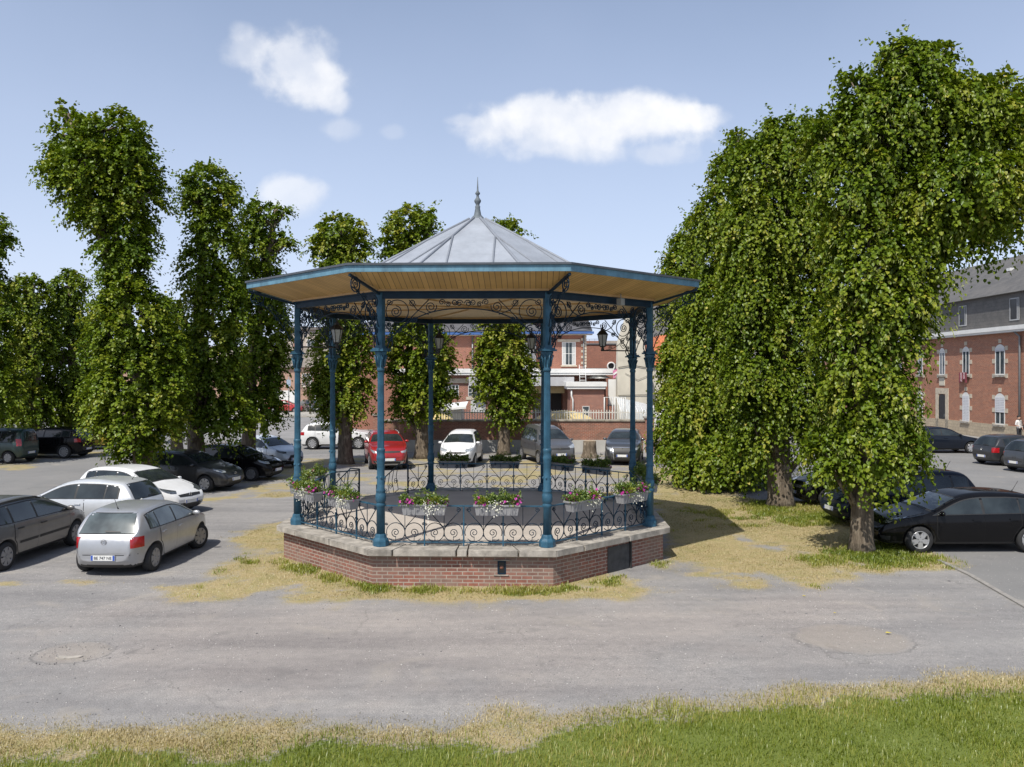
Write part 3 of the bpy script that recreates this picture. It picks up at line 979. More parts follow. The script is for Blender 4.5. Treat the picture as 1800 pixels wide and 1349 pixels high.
# zinc roof: shallow skirt then the pyramid
b = MB()
rings = [(AE - .10, ZE1 + .012), (3.2, 6.53), (.17, 8.34)]
vs = []
for ap, z in rings:
    vs += [(x, y, z) for x, y in ngon(ap)]
fs = []
for q in range(2):
    for k in range(8):
        fs.append((q * 8 + k, q * 8 + (k + 1) % 8, q * 8 + 8 + (k + 1) % 8, q * 8 + 8 + k))
b.add(vs, fs)
roof = b.build('roof', ZINC, BS)
b = MB()
def onroof(ap, x, k, dz=.012):
    z = float(np.interp(ap, [.17, 3.2, AE - .10], [8.34, 6.53, ZE1 + .012])) + dz
    ph, rz = bay(k)
    return (ap * math.cos(ph) - x * math.sin(ph), ap * math.sin(ph) + x * math.cos(ph), z)
for k in range(8):
    b.tube([onroof(5.1, 5.1 * tanp, k), onroof(3.2, 3.2 * tanp, k), onroof(.2, .2 * tanp, k)], .034, 6)
    for s in (-1, 1):
        b.tube([onroof(5.1, s * .54, k), onroof(3.2, s * .53, k), onroof(1.27, s * .515, k)], .026, 6)
b.build('roof_seam', pmat('zinc_seam', (.25, .27, .305), .6, .1, .1, 3), roof)
b = MB()
b.lathe([(.20, 8.29), (.17, 8.36), (.095, 8.44), (.06, 8.62), (.07, 8.66), (.05, 8.68), (.05, 8.72), (.085, 8.78), (.088, 8.82), (.04, 8.89), (.03, 8.95), (.06, 8.98), (.062, 9.01), (.025, 9.06), (.02, 9.12), (.006, 9.42)], 14)
b.build('finial', pmat('weathered_lead', (.12, .14, .155), .65, .0, .25, 8, spec=.25), BS)
# ceiling ribs under the hips
b = MB()
for k in range(8):
    ps = -PI / 2 + PI / 8 + k * PI / 4
    b.tube([(4.3 * math.cos(ps), 4.3 * math.sin(ps), ZB + .0), (.2 * math.cos(ps), .2 * math.sin(ps), ZB + .0)], .026, 4, smooth=False)
b.lathe([(.3, ZB - .04), (.3, ZB + .01)], 8)
b.build('ceiling_rib', WOODTRIM, BS)

# outer brackets that carry the eaves: local x outwards, z up
def bracket_mesh():
    b = MB()
    RO = AE / math.cos(PI / 8) - RC - .04
    slope = (ZE0 - ZB) / (AE - AC)
    b.tube([(.05, 0, ZB - .06), (RO, 0, ZE0 - .05)], .035, 4, smooth=False)
    T = lambda p, r=.011: b.tube(p, r, 4)
    zc = ZF + 4.15
    T([(.09 + (RO - .16) * t, 0, zc + .02 + (ZE0 - .30 - zc) * (1 - (1 - t) ** 1.7) ** .8) for t in np.linspace(0, 1, 16)], .014)
    T([(.09 + .45 * t, 0, zc + .40 + (ZB - .2 - zc - .40) * t ** .6) for t in np.linspace(0, 1, 10)])
    T([(RO - .20 + .15 * math.cos(a), 0, ZE0 - .22 + .15 * math.sin(a)) for a in np.linspace(0, 2 * PI, 25)], .014)
    T(spiral(RO - .20, ZE0 - .22, .10, 1.6, 0, 1))
    T(spiral(.62, ZB - .14, .085, 1.6, PI, 1)); T(spiral(.82, ZB - .07, .06, 1.5, 0, -1))
    T(spiral(.24, ZB - .24, .13, 1.8, PI / 2, 1)); T(spiral(.24, ZB - .54, .10, 1.7, PI, -1))
    T(spiral(.46, ZB - .40, .09, 1.6, 0, 1)); T(spiral(.17, ZB - .83, .065, 1.5, PI / 2, 1)); T(spiral(.38, ZB - .70, .05, 1.5, PI, -1))
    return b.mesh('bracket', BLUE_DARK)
br_me = bracket_mesh()
for k in range(8):
    ps = -PI / 2 + PI / 8 + k * PI / 4
    link('bracket', br_me, BS, (RC * math.cos(ps), RC * math.sin(ps), 0), ps)

# lanterns on arms that point at the middle
def lantern_meshes():
    arm = MB()
    zl = ZF + 4.22
    arm.tube([(.08, 0, zl), (.98, 0, zl)], .018, 5)
    arm.tube([(.08 + .75 * t, 0, zl + .52 * (1 - t) ** 2 + .02) for t in np.linspace(0, 1, 12)], .011, 4)
    arm.tube(spiral(.30, zl + .12, .09, 1.6, 0, 1), .010, 4); arm.tube(spiral(.70, zl + .07, .055, 1.5, PI, -1), .009, 4)
    fr = MB()
    x = .93
    fr.lathe([(.03, zl - .02), (.05, zl + .04), (.03, zl + .08), (.075, zl + .10), (.08, zl + .12), (.02, zl + .125)], 8, (x, 0, 0))
    for i in range(6):
        a = 2 * PI * i / 6
        fr.tube([(x + .082 * math.cos(a), .082 * math.sin(a), zl + .11), (x + .148 * math.cos(a), .148 * math.sin(a), zl + .43)], .010, 4)
    fr.lathe([(.175, zl + .425), (.165, zl + .45), (.095, zl + .53), (.06, zl + .55), (.06, zl + .58), (.03, zl + .60), (.012, zl + .70)], 6, (x, 0, 0), 0, False)
    gl = MB()
    gl.lathe([(.075, zl + .115), (.138, zl + .425)], 6, (x, 0, 0), 0, False)
    return arm.mesh('lantern_arm', BLACKIRON), fr.mesh('lantern', BLACKIRON), gl.mesh('lantern_glass', DARKGLASS)
la, lf, lg = lantern_meshes()
for k in (6, 4, 3, 2):
    ps = -PI / 2 + PI / 8 + k * PI / 4
    o = link('lantern', lf, BS, (RC * math.cos(ps), RC * math.sin(ps), 0), ps + PI)
    link('lantern_arm', la, o); link('lantern_glass', lg, o)
# flood lamp under the right front soffit
b = MB()
loc, rz = bayloc(1, AC)
b.tube([(.35, -.25, ZB + .06), (.35, -.25, ZB - .06)], .015, 5)
b.obox((.35, -.25, ZB - .12), (.07, .06, .075), 0)
b.build('flood_lamp', pmat('grey_casting', (.28, .29, .28), .5), BS, loc, rz)

# openings in the plinth
loc, rz = bayloc(0, 4.47)
b = MB()
vx = .80
for (x0, x1, z0, z1) in ((vx - .085, vx + .085, .50, .525), (vx - .085, vx + .085, .255, .28), (vx - .085, vx - .06, .28, .50), (vx + .06, vx + .085, .28, .50)):
    b.box((x0, -.012, z0), (x1, .03, z1))
v_ = b.build('vent', BLUE_DARK, BS, loc, rz)
b = MB(); b.box((vx - .06, -.004, .28), (vx + .06, .02, .50)); b.build('vent_hole', BLACKIRON, v_)
b = MB(); b.lathe([(.035, -.012), (.035, .0)], 12); 
o = b.build('vent_disc', pmat('rusty_disc', (.30, .13, .09), .8), v_, (vx, -.005, .39)); o.rotation_euler = (R(90), 0, 0)
b = MB(); b.box((vx - .16, -.03, .535), (vx + .16, .03, .55)); b.box((vx - .16, -.02, .225), (vx + .14, .03, .245)); b.build('vent_lintel', COPING, v_)
loc, rz = bayloc(1, 4.47)
b = MB(); b.box((-.15, -.02, -.03), (.58, .05, .56)); h_ = b.build('hatch', pmat('hatch_slate', (.055, .055, .055), .75, 0, .35, 6, bump=.3), BS, loc, rz)
tag(h_, 'dark hatch door in the right front plinth face')
b = MB(); b.box((.585, -.06, -.03), (.625, .05, .60)); b.build('hatch_frame', pmat('hatch_edge', (.03, .03, .03), .7), h_)

# ------------------------------------------------------------------ flower boxes
TUB = pmat('grey_plastic_tub', (.26, .26, .27), .55, 0, .08, 5)
FOL = leaf_mat('bedding_leaf', [(.1, (.05, .095, .018)), (.5, (.13, .20, .035)), (.9, (.36, .40, .06))], .3, .05)
PETM = leaf_mat('petunia_petal', [(.0, (.42, .03, .22)), (.5, (.62, .07, .42)), (1, (.30, .03, .28))], .25, .02)
WHM = leaf_mat('white_petal', [(.0, (.72, .72, .66)), (1, (.80, .78, .74))], .25, .02)

def tub_mesh():
    b = MB()
    L, w0, w1, h = .46, .10, .125, .21
    b.add([(-L + .04, -w0, 0), (L - .04, -w0, 0), (L - .04, w0, 0), (-L + .04, w0, 0), (-L, -w1, h), (L, -w1, h), (L, w1, h), (-L, w1, h)],
          [(3, 2, 1, 0), (0, 1, 5, 4), (1, 2, 6, 5), (2, 3, 7, 6), (3, 0, 4, 7)])
    for (a, c) in (((-L - .02, -w1 - .02, h - .02), (L + .02, -w1 + .012, h + .012)), ((-L - .02, w1 - .012, h - .02), (L + .02, w1 + .02, h + .012)),
                   ((-L - .02, -w1 + .012, h - .02), (-L + .012, w1 - .012, h + .012)), ((L - .012, -w1 + .012, h - .02), (L + .02, w1 - .012, h + .012))):
        b.box(a, c)
    for i in range(9):          # moulded flutes on the long sides
        x = -.36 + .09 * i
        if abs(i - 4) > 1: b.box((x - .010, -.124, .03), (x + .010, -.108, h - .03))
    b.add([(-L + .01, -w1 + .01, h - .03), (L - .01, -w1 + .01, h - .03), (L - .01, w1 - .01, h - .03), (-L + .01, w1 - .01, h - .03)], [(0, 1, 2, 3)])
    return b.mesh('tub', TUB)

def leaf_arrays(pos, ax, nrm, ln, wd, tint, fold=.25):
    """heart shaped folded leaves: returns verts, quads, tint"""
    n = len(pos)
    ax = ax / (np.linalg.norm(ax, axis=1, keepdims=True) + 1e-9)
    sd = np.cross(ax, nrm); sd /= (np.linalg.norm(sd, axis=1, keepdims=True) + 1e-9)
    nn = np.cross(sd, ax)
    ln = ln[:, None]; wd = wd[:, None]
    f = nn * wd * fold
    V = np.zeros((n, 6, 3))
    V[:, 0] = pos
    V[:, 1] = pos + ax * ln * .22 + sd * wd * .50 + f
    V[:, 2] = pos + ax * ln * .68 + sd * wd * .36 + f * .7
    V[:, 3] = pos + ax * ln - nn * ln * .12
    V[:, 4] = pos + ax * ln * .68 - sd * wd * .36 + f * .7
    V[:, 5] = pos + ax * ln * .22 - sd * wd * .50 + f
    b = (np.arange(n) * 6)[:, None]
    Q = np.concatenate([b + np.array([[0, 1, 2, 3]]), b + np.array([[0, 3, 4, 5]])], 0)
    return V.reshape(-1, 3), Q, np.repeat(tint, 6)

def foliage_mesh(seed, lush):
    r = np.random.default_rng(seed)
    n = 1100
    x = r.uniform(-.48, .48, n); y = r.normal(0, .085, n)
    top = .10 + .16 * fbm(x * 3 + seed, y * 0, .4, seed, 3)
    z = .19 + top * r.random(n) ** .7 * lush - .5 * np.maximum(0, np.abs(y) - .13)
    ax = np.stack([r.normal(0, .6, n), r.normal(0, .7, n) + y * 4, r.normal(.35, .6, n)], 1)
    nr = r.normal(0, .5, (n, 3)) + np.array([0, -.2, .8])
    ln = r.uniform(.035, .075, n)
    A = [leaf_arrays(np.stack([x, y, z], 1), ax, nr, ln, ln * .55, np.clip(r.normal(.42, .2, n), 0, 1))]
    # upright sprigs
    for q in range(9):
        cx = r.uniform(-.42, .42); cy = r.normal(0, .05); hh = r.uniform(.22, .40)
        m = 38
        s = r.random(m)
        p = np.stack([cx + s * r.normal(0, .10) + r.normal(0, .012, m), cy + s * r.normal(-.02, .06) + r.normal(0, .012, m), .20 + s * hh], 1)
        A.append(leaf_arrays(p, r.normal(0, 1, (m, 3)) + np.array([0, 0, .5]), r.normal(0, .6, (m, 3)) + np.array([0, 0, 1.]), np.full(m, .045), np.full(m, .018), np.clip(r.normal(.5, .2, m), 0, 1)))
    # one lime green tuft
    m = 70; cx = r.uniform(-.35, .3)
    p = np.stack([cx + r.normal(0, .05, m), r.normal(-.08, .04, m), .22 + r.random(m) * .10], 1)
    A.append(leaf_arrays(p, (p - np.array([cx, -.02, .16])) + r.normal(0, .02, (m, 3)), r.normal(0, .3, (m, 3)) + np.array([0, -.3, 1.]), np.full(m, .09), np.full(m, .03), np.full(m, .93)))
    return join_leaves('foliage', A, FOL)

def join_leaves(name, A, mat):
    vs, qs, ts, o = [], [], [], 0
    for V, Q, T in A:
        vs.append(V); qs.append(Q + o); ts.append(T); o += len(V)
    return np_mesh(name, np.concatenate(vs), 4, np.concatenate(qs), mat if isinstance(mat, list) else [mat], dict(tint=np.concatenate(ts)))

def flower_mesh(seed, white):
    r = np.random.default_rng(seed)
    A = []
    if white:
        k = 140
        c0 = r.uniform(-.15, .25)
        c = np.stack([c0 + r.normal(0, .11, k), -.10 + r.normal(0, .05, k), .22 + r.normal(0, .05, k)], 1)
        c[:, 2] -= np.maximum(0, -(c[:, 1] + .12)) * 1.6
        rad = .016
    else:
        k = 34
        c = np.stack([r.choice([-.40, -.28, .12, .30, .43], k) + r.normal(0, .05, k), r.normal(-.05, .07, k), .27 + r.normal(0, .05, k)], 1)
        rad = .034
    for q in range(5):
        a = 2 * PI * q / 5 + r.uniform(0, 1, k)
        face = np.stack([r.normal(0, .4, k), np.full(k, -.8) + r.normal(0, .4, k), np.full(k, .55)], 1)
        face /= np.linalg.norm(face, axis=1, keepdims=True)
        t = np.cross(face, np.array([0, 0, 1.])); t /= np.linalg.norm(t, axis=1, keepdims=True)
        u = np.cross(face, t)
        ax = t * np.cos(a)[:, None] + u * np.sin(a)[:, None] + face * .25
        tn = np.repeat(r.random(k)[None], 1, 0)[0]
        A.append(leaf_arrays(c, ax, face, np.full(k, rad), np.full(k, rad * 1.3), tn, .05))
    return join_leaves('white_flowers' if white else 'pink_flowers', A, WHM if white else PETM)

tub_me = tub_mesh()
fol_mes = [foliage_mesh(50 + i, 1.0 + .12 * (i % 2)) for i in range(4)]
pink_mes = [flower_mesh(70 + i, False) for i in range(4)]
white_mes = [flower_mesh(80 + i, True) for i in range(4)]
FB = [  # bay, x along the bay, label
    (0, -.80, 'grey planter of pink and white flowers on the front railing beside the left front column'),
    (0, .70, 'grey planter with white flowers and pink petunias on the front railing, right of the middle'),
    (1, -.80, 'grey planter with a lime green tuft on the right front railing next to the column'),
    (1, .85, 'grey planter on the right front railing close to the far right column'),
    (7, .55, 'grey planter of pink flowers on the left front railing, nearer the front column'),
    (7, -.95, 'grey planter of pink flowers on the left front railing beside the leftmost column'),
    (6, -.70, 'grey planter on the left side railing, next to the steps'),
    (6, .95, 'grey planter hanging outside the leftmost column, overlapped by it'),
    (4, -.55, 'planter in the shade on the rear railing, between white car and tree'),
    (4, 1.05, 'planter in the shade on the rear railing in front of the white compact car'),
    (3, 1.15, 'planter in the shade on the right rear railing in front of the grey van'),
    (3, -.25, 'planter in the shade on the right rear railing in front of the dark grey crossover'),
    (2, -.55, 'grey planter on the right side railing, behind the rightmost column'),
    (2, 1.0, 'shaded planter on the right side railing, at the far end by the rear column'),
]
Mbs = Matrix.Translation(BS.location) @ Matrix.Rotation(R(-1.6), 4, 'Z')
for i, (k, x, lab) in enumerate(FB):
    loc, rz = bayloc(k, AC)
    wp = Mbs @ Matrix.Translation(loc) @ Matrix.Rotation(rz, 4, 'Z') @ Vector((x, -.17, ZF + .675))
    fb = thing('flower_box', lab, 'flower box', wp, rz + R(-1.6) + (0 if i % 3 else PI * 0), 'flower boxes hung on the bandstand railings')
    t_ = link('tub', tub_me, fb)
    link('foliage', fol_mes[i % 4], fb); link('pink_flowers', pink_mes[(i + 1) % 4], fb); link('white_flowers', white_mes[(i * 3) % 4], fb)
    for s in (-1, 1):
        h = MB()
        h.box((s * .3 - .012, .125, .10), (s * .3 + .012, .20, .125)); h.box((s * .3 - .012, .185, .10), (s * .3 + .012, .20, .185))
        h.build('hanging_bracket', BLUE_DARK, fb)
# ------------------------------------------------------------------ trees
LIME = leaf_mat('lime_leaf', [(.0, (.034, .064, .006)), (.3, (.072, .122, .008)), (.55, (.122, .178, .011)), (.8, (.205, .245, .022)), (1.0, (.40, .35, .07))], .25, .02)
BRACT = leaf_mat('lime_bract', [(.0, (.28, .34, .09)), (1, (.46, .48, .17))], .4, .03)

def bark_mat():
    t = NT('lime_bark')
    mp = t.n('ShaderNodeMapping'); mp.inputs['Scale'].default_value = (7, 7, 1.3)
    t.l(t.obj(), mp.inputs['Vector'])
    f = t.noise(2.2, 7, .65, vec=mp.outputs[0], dist=.4)
    g = t.noise(2.6, 5, .6)
    c = t.ramp(f, [(.30, (.055, .042, .030)), (.5, (.135, .105, .075)), (.7, (.24, .195, .145))])
    c = t.mix(t.ramp(g, [(.56, (0, 0, 0)), (.66, (.8, .8, .8))]), c, (.34, .29, .225))
    t.l(c, t.b.inputs['Base Color'])
    t.b.inputs['Roughness'].default_value = .95
    t.bump(f, .9, .04)
    return t.m
BARK = bark_mat()

def lump(p, seed, s):
    """cheap smooth 3-D noise in about [-1,1]"""
    r = np.random.default_rng(seed)
    v = 0
    for i in range(5):
        k = r.normal(0, 1, 3); k = k / np.linalg.norm(k) * s * (1 + .55 * i)
        v = v + np.sin(p @ k + r.uniform(0, 6.28)) / (1 + .5 * i)
    return v / 2.3

def crown_mesh(blobs, density, leaf, seed, droop, inner=.30, bracts=0.0, spray=14, slen=.55, bright=0.0, zmin=.35, shoots=.10):
    """leaves of one tree. blobs: (x,y,z,rx,ry,rz). Twigs start on the lumpy skin of the blobs, arch outwards and hang."""
    r = np.random.default_rng(seed)
    PTS, NRM, TIP, TNT, SZ = [], [], [], [], []
    BP = []
    B = np.array(blobs)
    for bi, (bx, by, bz, rx, ry, rz) in enumerate(blobs):
        area = 4 * PI * (((rx * ry) ** 1.6 + (rx * rz) ** 1.6 + (ry * rz) ** 1.6) / 3) ** (1 / 1.6)
        nt_ = max(10, int(area * density / spray))
        d = r.normal(0, 1, (nt_, 3)); d /= np.linalg.norm(d, axis=1, keepdims=True)
        sc = np.array([rx, ry, rz])
        p = d * sc
        wob = lump(p * 1.0 + np.array([bx, by, bz]), seed, 2.0)
        wob2 = lump(p + np.array([bx, by, bz]), seed + 1, 6.0)
        rad = .82 + .24 * wob + .09 * wob2
        isin = r.random(nt_) < inner
        rad = np.where(isin, rad * r.uniform(.45, .9, nt_), rad)
        o = np.array([bx, by, bz]) + p * rad[:, None]
        nrm = d / sc; nrm /= np.linalg.norm(nrm, axis=1, keepdims=True)
        # drop origins that lie deep inside another blob
        keep = np.ones(nt_, bool)
        for bj in range(len(B)):
            if bj == bi: continue
            q = ((o - B[bj, :3]) / B[bj, 3:]) ** 2
            deep = q.sum(1) < .42
            keep &= ~(deep & (r.random(nt_) < .9))
        keep &= (o[:, 2] > zmin)
        # thin out hollows so that gaps and dark pockets stay
        keep &= ~((wob2 < -.4) & (r.random(nt_) < .5))
        o, nrm, wob = o[keep], nrm[keep], wob[keep]
        m = len(o)
        L = slen * r.uniform(.5, 1.35, m)
        side = nrm.copy(); side[:, 2] = side[:, 2] * .6 + .25
        side += r.normal(0, .35, (m, 3)); side /= np.linalg.norm(side, axis=1, keepdims=True)
        tw_t = np.clip(r.normal(.42 + .16 * wob + .10 * wob2[keep] + bright, .11, m), 0, .85)
        S = (np.arange(spray) + r.random((m, spray))) / spray
        pos = o[:, None, :] + side[:, None, :] * (S * L[:, None])[..., None]
        pos[..., 2] -= droop * (S ** 2) * L[:, None] * 1.25
        pos += r.normal(0, leaf * .34, (m, spray, 3))
        tip = side[:, None, :] * (1 - droop * .7 * S)[..., None] + r.normal(0, .55, (m, spray, 3))
        tip[..., 2] -= droop * (.45 + .9 * S)
        nn = side[:, None, :] * .75 + np.array([0, 0, .75]) + r.normal(0, .27, (m, spray, 3))
        PTS.append(pos.reshape(-1, 3)); TIP.append(tip.reshape(-1, 3)); NRM.append(nn.reshape(-1, 3))
        TNT.append(np.clip(tw_t[:, None] + r.normal(.02, .06, (m, spray)) + .14 * S, 0, .88).ravel())
        SZ.append((leaf * r.uniform(.62, 1.3, (m, spray)) * (1.05 - .35 * S)).ravel())
        # single strong shoots that break the outline
        ns = max(2, int(m * shoots))
        q = r.choice(m, ns)
        q = q[nrm[q, 2] > -.35]
        if len(q):
            ms = 16
            sd = nrm[q] * .75 + np.array([0, 0, .75]) + r.normal(0, .3, (len(q), 3)); sd /= np.linalg.norm(sd, axis=1, keepdims=True)
            S2 = (np.arange(ms) + r.random((len(q), ms))) / ms
            L2 = slen * r.uniform(.7, 1.7, len(q))
            ps = o[q][:, None, :] + sd[:, None, :] * (S2 * L2[:, None])[..., None] + r.normal(0, leaf * .38, (len(q), ms, 3))
            ps[..., 2] -= .35 * S2 ** 2 * L2[:, None]
            tp = sd[:, None, :] + r.normal(0, .7, (len(q), ms, 3)); tp[..., 2] -= .45
            PTS.append(ps.reshape(-1, 3)); TIP.append(tp.reshape(-1, 3)); NRM.append((sd[:, None, :] * .5 + np.array([0, -.2, .8]) + r.normal(0, .5, (len(q), ms, 3))).reshape(-1, 3))
            TNT.append(np.clip(r.normal(.52 + bright, .13, (len(q), ms)), 0, .93).ravel()); SZ.append((leaf * r.uniform(.6, 1.25, (len(q), ms)) * (1.1 - .5 * S2)).ravel())
        if bracts:
            up = (nrm[:, 2] > -.2) & (r.random(m) < bracts)
            k = 7
            bp = np.repeat(pos[up][:, -1, :], k, 0) + r.normal(0, leaf * .7, (int(up.sum()) * k, 3))
            BP.append(bp)
    P_, N_, T_, C_, S_ = (np.concatenate(a) for a in (PTS, NRM, TIP, TNT, SZ))
    ok = P_[:, 2] > .12
    P_, N_, T_, C_, S_ = P_[ok], N_[ok], T_[ok], C_[ok], S_[ok]
    odd = r.random(len(C_)) < .006
    C_ = np.where(odd, 1.0, C_)
    A = [leaf_arrays(P_, T_, N_, S_, S_ * .92, C_, .16)]
    nq = len(A[0][1])
    mats = [LIME]
    if bracts and len(BP):
        bp = np.concatenate(BP)
        n = len(bp)
        tip = r.normal(0, .35, (n, 3)); tip[:, 2] -= 1.0
        A.append(leaf_arrays(bp, tip, r.normal(0, 1, (n, 3)), leaf * r.uniform(.6, 1.0, n), leaf * r.uniform(.13, .22, n), r.random(n), .05))
        mats.append(BRACT)
    me = join_leaves('crown', A, mats)
    if bracts and len(BP):
        mi = np.zeros(len(me.polygons), np.int32); mi[nq:] = 1
        me.polygons.foreach_set('material_index', mi)
    return me

def trunk_mesh(base, blobs, r0, seed, zfork):
    rr = random.Random(seed)
    b = MB()
    bx, by = base
    top = max(blobs, key=lambda q: q[2] + q[5] * .5)
    zt = top[2]
    ax = [Vector((bx, by, -.12))]
    rads = [r0 * 1.55]
    n = 9
    for i in range(1, n + 1):
        t = i / n
        f = max(0, (t - .25) / .75) ** 1.2
        ax.append(Vector((bx + (top[0] - bx) * f + rr.uniform(-.06, .06), by + (top[1] - by) * f + rr.uniform(-.06, .06), -.12 + (zt + .1) * t)))
        rads.append(r0 * (1.0 - .62 * t) * (1.12 if i == 1 else 1))
    # root flare
    ax.insert(1, Vector((bx, by, .28))); rads.insert(1, r0 * 1.16)
    b.tube(ax, rads, 14)
    # limbs out to every blob, forked
    for (x, y, z, rx, ry, rz) in blobs:
        zz = max(zfork, z - rz * .7)
        tt = min(.98, max(.1, (zz + .1) / (zt + .1)))
        i = min(len(ax) - 2, int(tt * (len(ax) - 1)))
        s = ax[i].lerp(ax[i + 1], .5)
        for q in range(3):
            e = Vector((x + rr.uniform(-.7, .7) * rx, y + rr.uniform(-.7, .7) * ry, z + rr.uniform(-.1, .7) * rz))
            m = s.lerp(e, .5) + Vector((0, 0, -.12))
            b.tube([s, m, e], [r0 * .30, r0 * .2, r0 * .06], 7)
    for q in range(7):           # burrs on the bark
        a = rr.uniform(0, 2 * PI); h = rr.uniform(.15, zfork + .5)
        b.sphere((bx + r0 * .92 * math.cos(a), by + r0 * .92 * math.sin(a), h), (r0 * .22, r0 * .22, r0 * .3), 7, 5)
    return b.mesh('trunk', BARK)

def px_blobs(D, lst):
    out = []
    for q in lst:
        px, py, rx, ry = q[:4]
        dd = q[4] if len(q) > 4 else 0.0
        c = P(px, py, D + dd)
        s = (D + dd) / F
        out.append((c.x, c.y, c.z, rx * s, (q[5] if len(q) > 5 else rx * s * 1.0), ry * s))
    return out

LS, DS, SS = .80, 2.5, 1.15
def tree(label, base, D, lst, r0, density, leaf, seed, droop=.8, zfork=2.2, bracts=0.0, slen=.6, bright=0.0, spray=14, zmin=.35):
    cut = .42 * slen * SS          # the twigs stand out from and hang below their blob: shrink it by that much
    bl = [(x, y, z + .16 * slen * SS, max(a * .45, a - cut), max(b_ * .45, b_ - cut), max(c * .5, c - .30 * slen * SS)) for (x, y, z, a, b_, c) in px_blobs(D, lst)]
    # blobs become local to the base
    loc = [(x - base[0], y - base[1], z, a, b_, c) for (x, y, z, a, b_, c) in bl]
    t = thing('lime_tree', label, 'tree', (base[0], base[1], 0), 0, 'pollarded lime trees')
    link('trunk', trunk_mesh((0, 0), loc, r0, seed, zfork), t)
    link('crown', crown_mesh(loc, density * DS, leaf * LS, seed, droop, bracts=bracts, slen=slen * SS, bright=bright, spray=20, zmin=zmin), t)
    return t

QL = 1.0
# right hand row -----------------------------------------------------
tree('tall lime tree with pale flower bracts, nearest on the right, its crown leaning right', (8.58, 20.55), 20.5,
     [(1600, 175, 90, 95), (1640, 120, 52, 48), (1745, 185, 62, 58), (1505, 165, 46, 44), (1600, 105, 42, 44), (1572, 92, 20, 26), (1690, 215, 85, 85), (1535, 225, 80, 80), (1770, 290, 62, 95), (1660, 330, 120, 90), (1770, 180, 30, 38, .2),
      (1510, 330, 80, 90), (1765, 380, 50, 45, .3), (1690, 400, 70, 55, .3), (1600, 440, 72, 95), (1530, 460, 85, 105), (1560, 560, 78, 95), (1500, 600, 62, 95), (1525, 700, 80, 90), (1530, 785, 96, 76),
      (1465, 800, 55, 62), (1600, 770, 34, 55), (1455, 250, 45, 55, .3)],
     .24, 240, .150, 101, .85, 1.7, .30, .50, .02)
tree('second lime tree on the right with a bare leaning trunk and hanging shoots', (8.85, 27.6), 27.6,
     [(1390, 250, 72, 52), (1330, 300, 62, 70), (1425, 300, 60, 70), (1350, 400, 85, 90), (1420, 430, 70, 95), (1330, 520, 70, 100), (1400, 560, 75, 100), (1330, 650, 72, 90), (1400, 690, 68, 75), (1335, 760, 56, 62), (1300, 420, 40, 70), (1440, 750, 50, 60)],
     .36, 185, .165, 102, .95, 2.0, .10, .62, .02)
tree('third lime tree on the right with low leafy skirts that reach the ground', (9.0, 34.0), 33.2,
     [(1300, 255, 30, 32), (1285, 310, 38, 55), (1262, 400, 50, 80), (1300, 470, 50, 90), (1255, 530, 56, 90), (1250, 640, 66, 95), (1290, 720, 60, 80), (1232, 740, 66, 78), (1265, 815, 92, 58, -1.2), (1215, 815, 52, 50, -.8), (1330, 825, 40, 45, -1.0)],
     .34, 150, .185, 103, .95, 2.4, .0, .66, .06, 14, .1)
tree('farthest lime tree of the right row, just right of the bandstand roof', (8.9, 41.5), 41.0,
     [(1215, 415, 34, 38), (1202, 460, 40, 60), (1210, 540, 46, 80), (1200, 640, 46, 90), (1192, 730, 46, 66), (1178, 780, 34, 46), (1230, 720, 50, 80)],
     .32, 120, .205, 104, .9, 2.4, .0, .66, .06)
# left hand row ------------------------------------------------------
tree('tall lime tree on the left with a big round head above a narrow neck', (-13.25, 30.0), 30.0,
     [(160, 300, 82, 62), (225, 300, 62, 72), (195, 240, 62, 42), (122, 245, 34, 44), (118, 205, 12, 24), (105, 290, 30, 40), (255, 345, 38, 50), (185, 365, 62, 46), (150, 345, 50, 40),
      (215, 420, 52, 50), (195, 440, 40, 30), (240, 450, 36, 36), (215, 490, 48, 50), (235, 560, 68, 80), (195, 590, 44, 80), (235, 670, 82, 85), (295, 660, 40, 90), (185, 700, 36, 70), (245, 745, 74, 52), (240, 795, 48, 24)],
     .33, 170, .175, 105, .50, 2.6, .0, .58, .0)
tree('second lime tree of the left row, a straight leafy column', (-12.7, 33.6), 33.5,
     [(362, 335, 50, 42), (345, 360, 34, 32), (395, 355, 28, 34), (375, 410, 46, 50), (362, 480, 46, 60), (385, 540, 50, 70), (370, 620, 60, 80), (370, 690, 60, 70), (395, 740, 56, 34), (335, 670, 30, 60)],
     .33, 155, .180, 106, .55, 2.6, .0, .6, -.02)
tree('third lime tree of the left row with side shoots over the bandstand eave', (-11.75, 37.4), 37.3,
     [(452, 385, 34, 38), (485, 372, 18, 14), (498, 380, 12, 8), (445, 440, 46, 50), (485, 430, 26, 24), (508, 430, 12, 10), (455, 510, 54, 62), (470, 590, 46, 70), (450, 670, 52, 70), (480, 650, 28, 70), (460, 722, 44, 40)],
     .31, 135, .185, 107, .55, 2.6, .0, .6, .0)
tree('shorter lime tree seen in the gap of the left row', (-18.2, 45.5), 45.0,
     [(300, 555, 32, 36), (300, 620, 40, 60), (300, 700, 46, 66), (320, 660, 36, 80)],
     .30, 95, .22, 108, .8, 2.4, .0, .6, -.02)
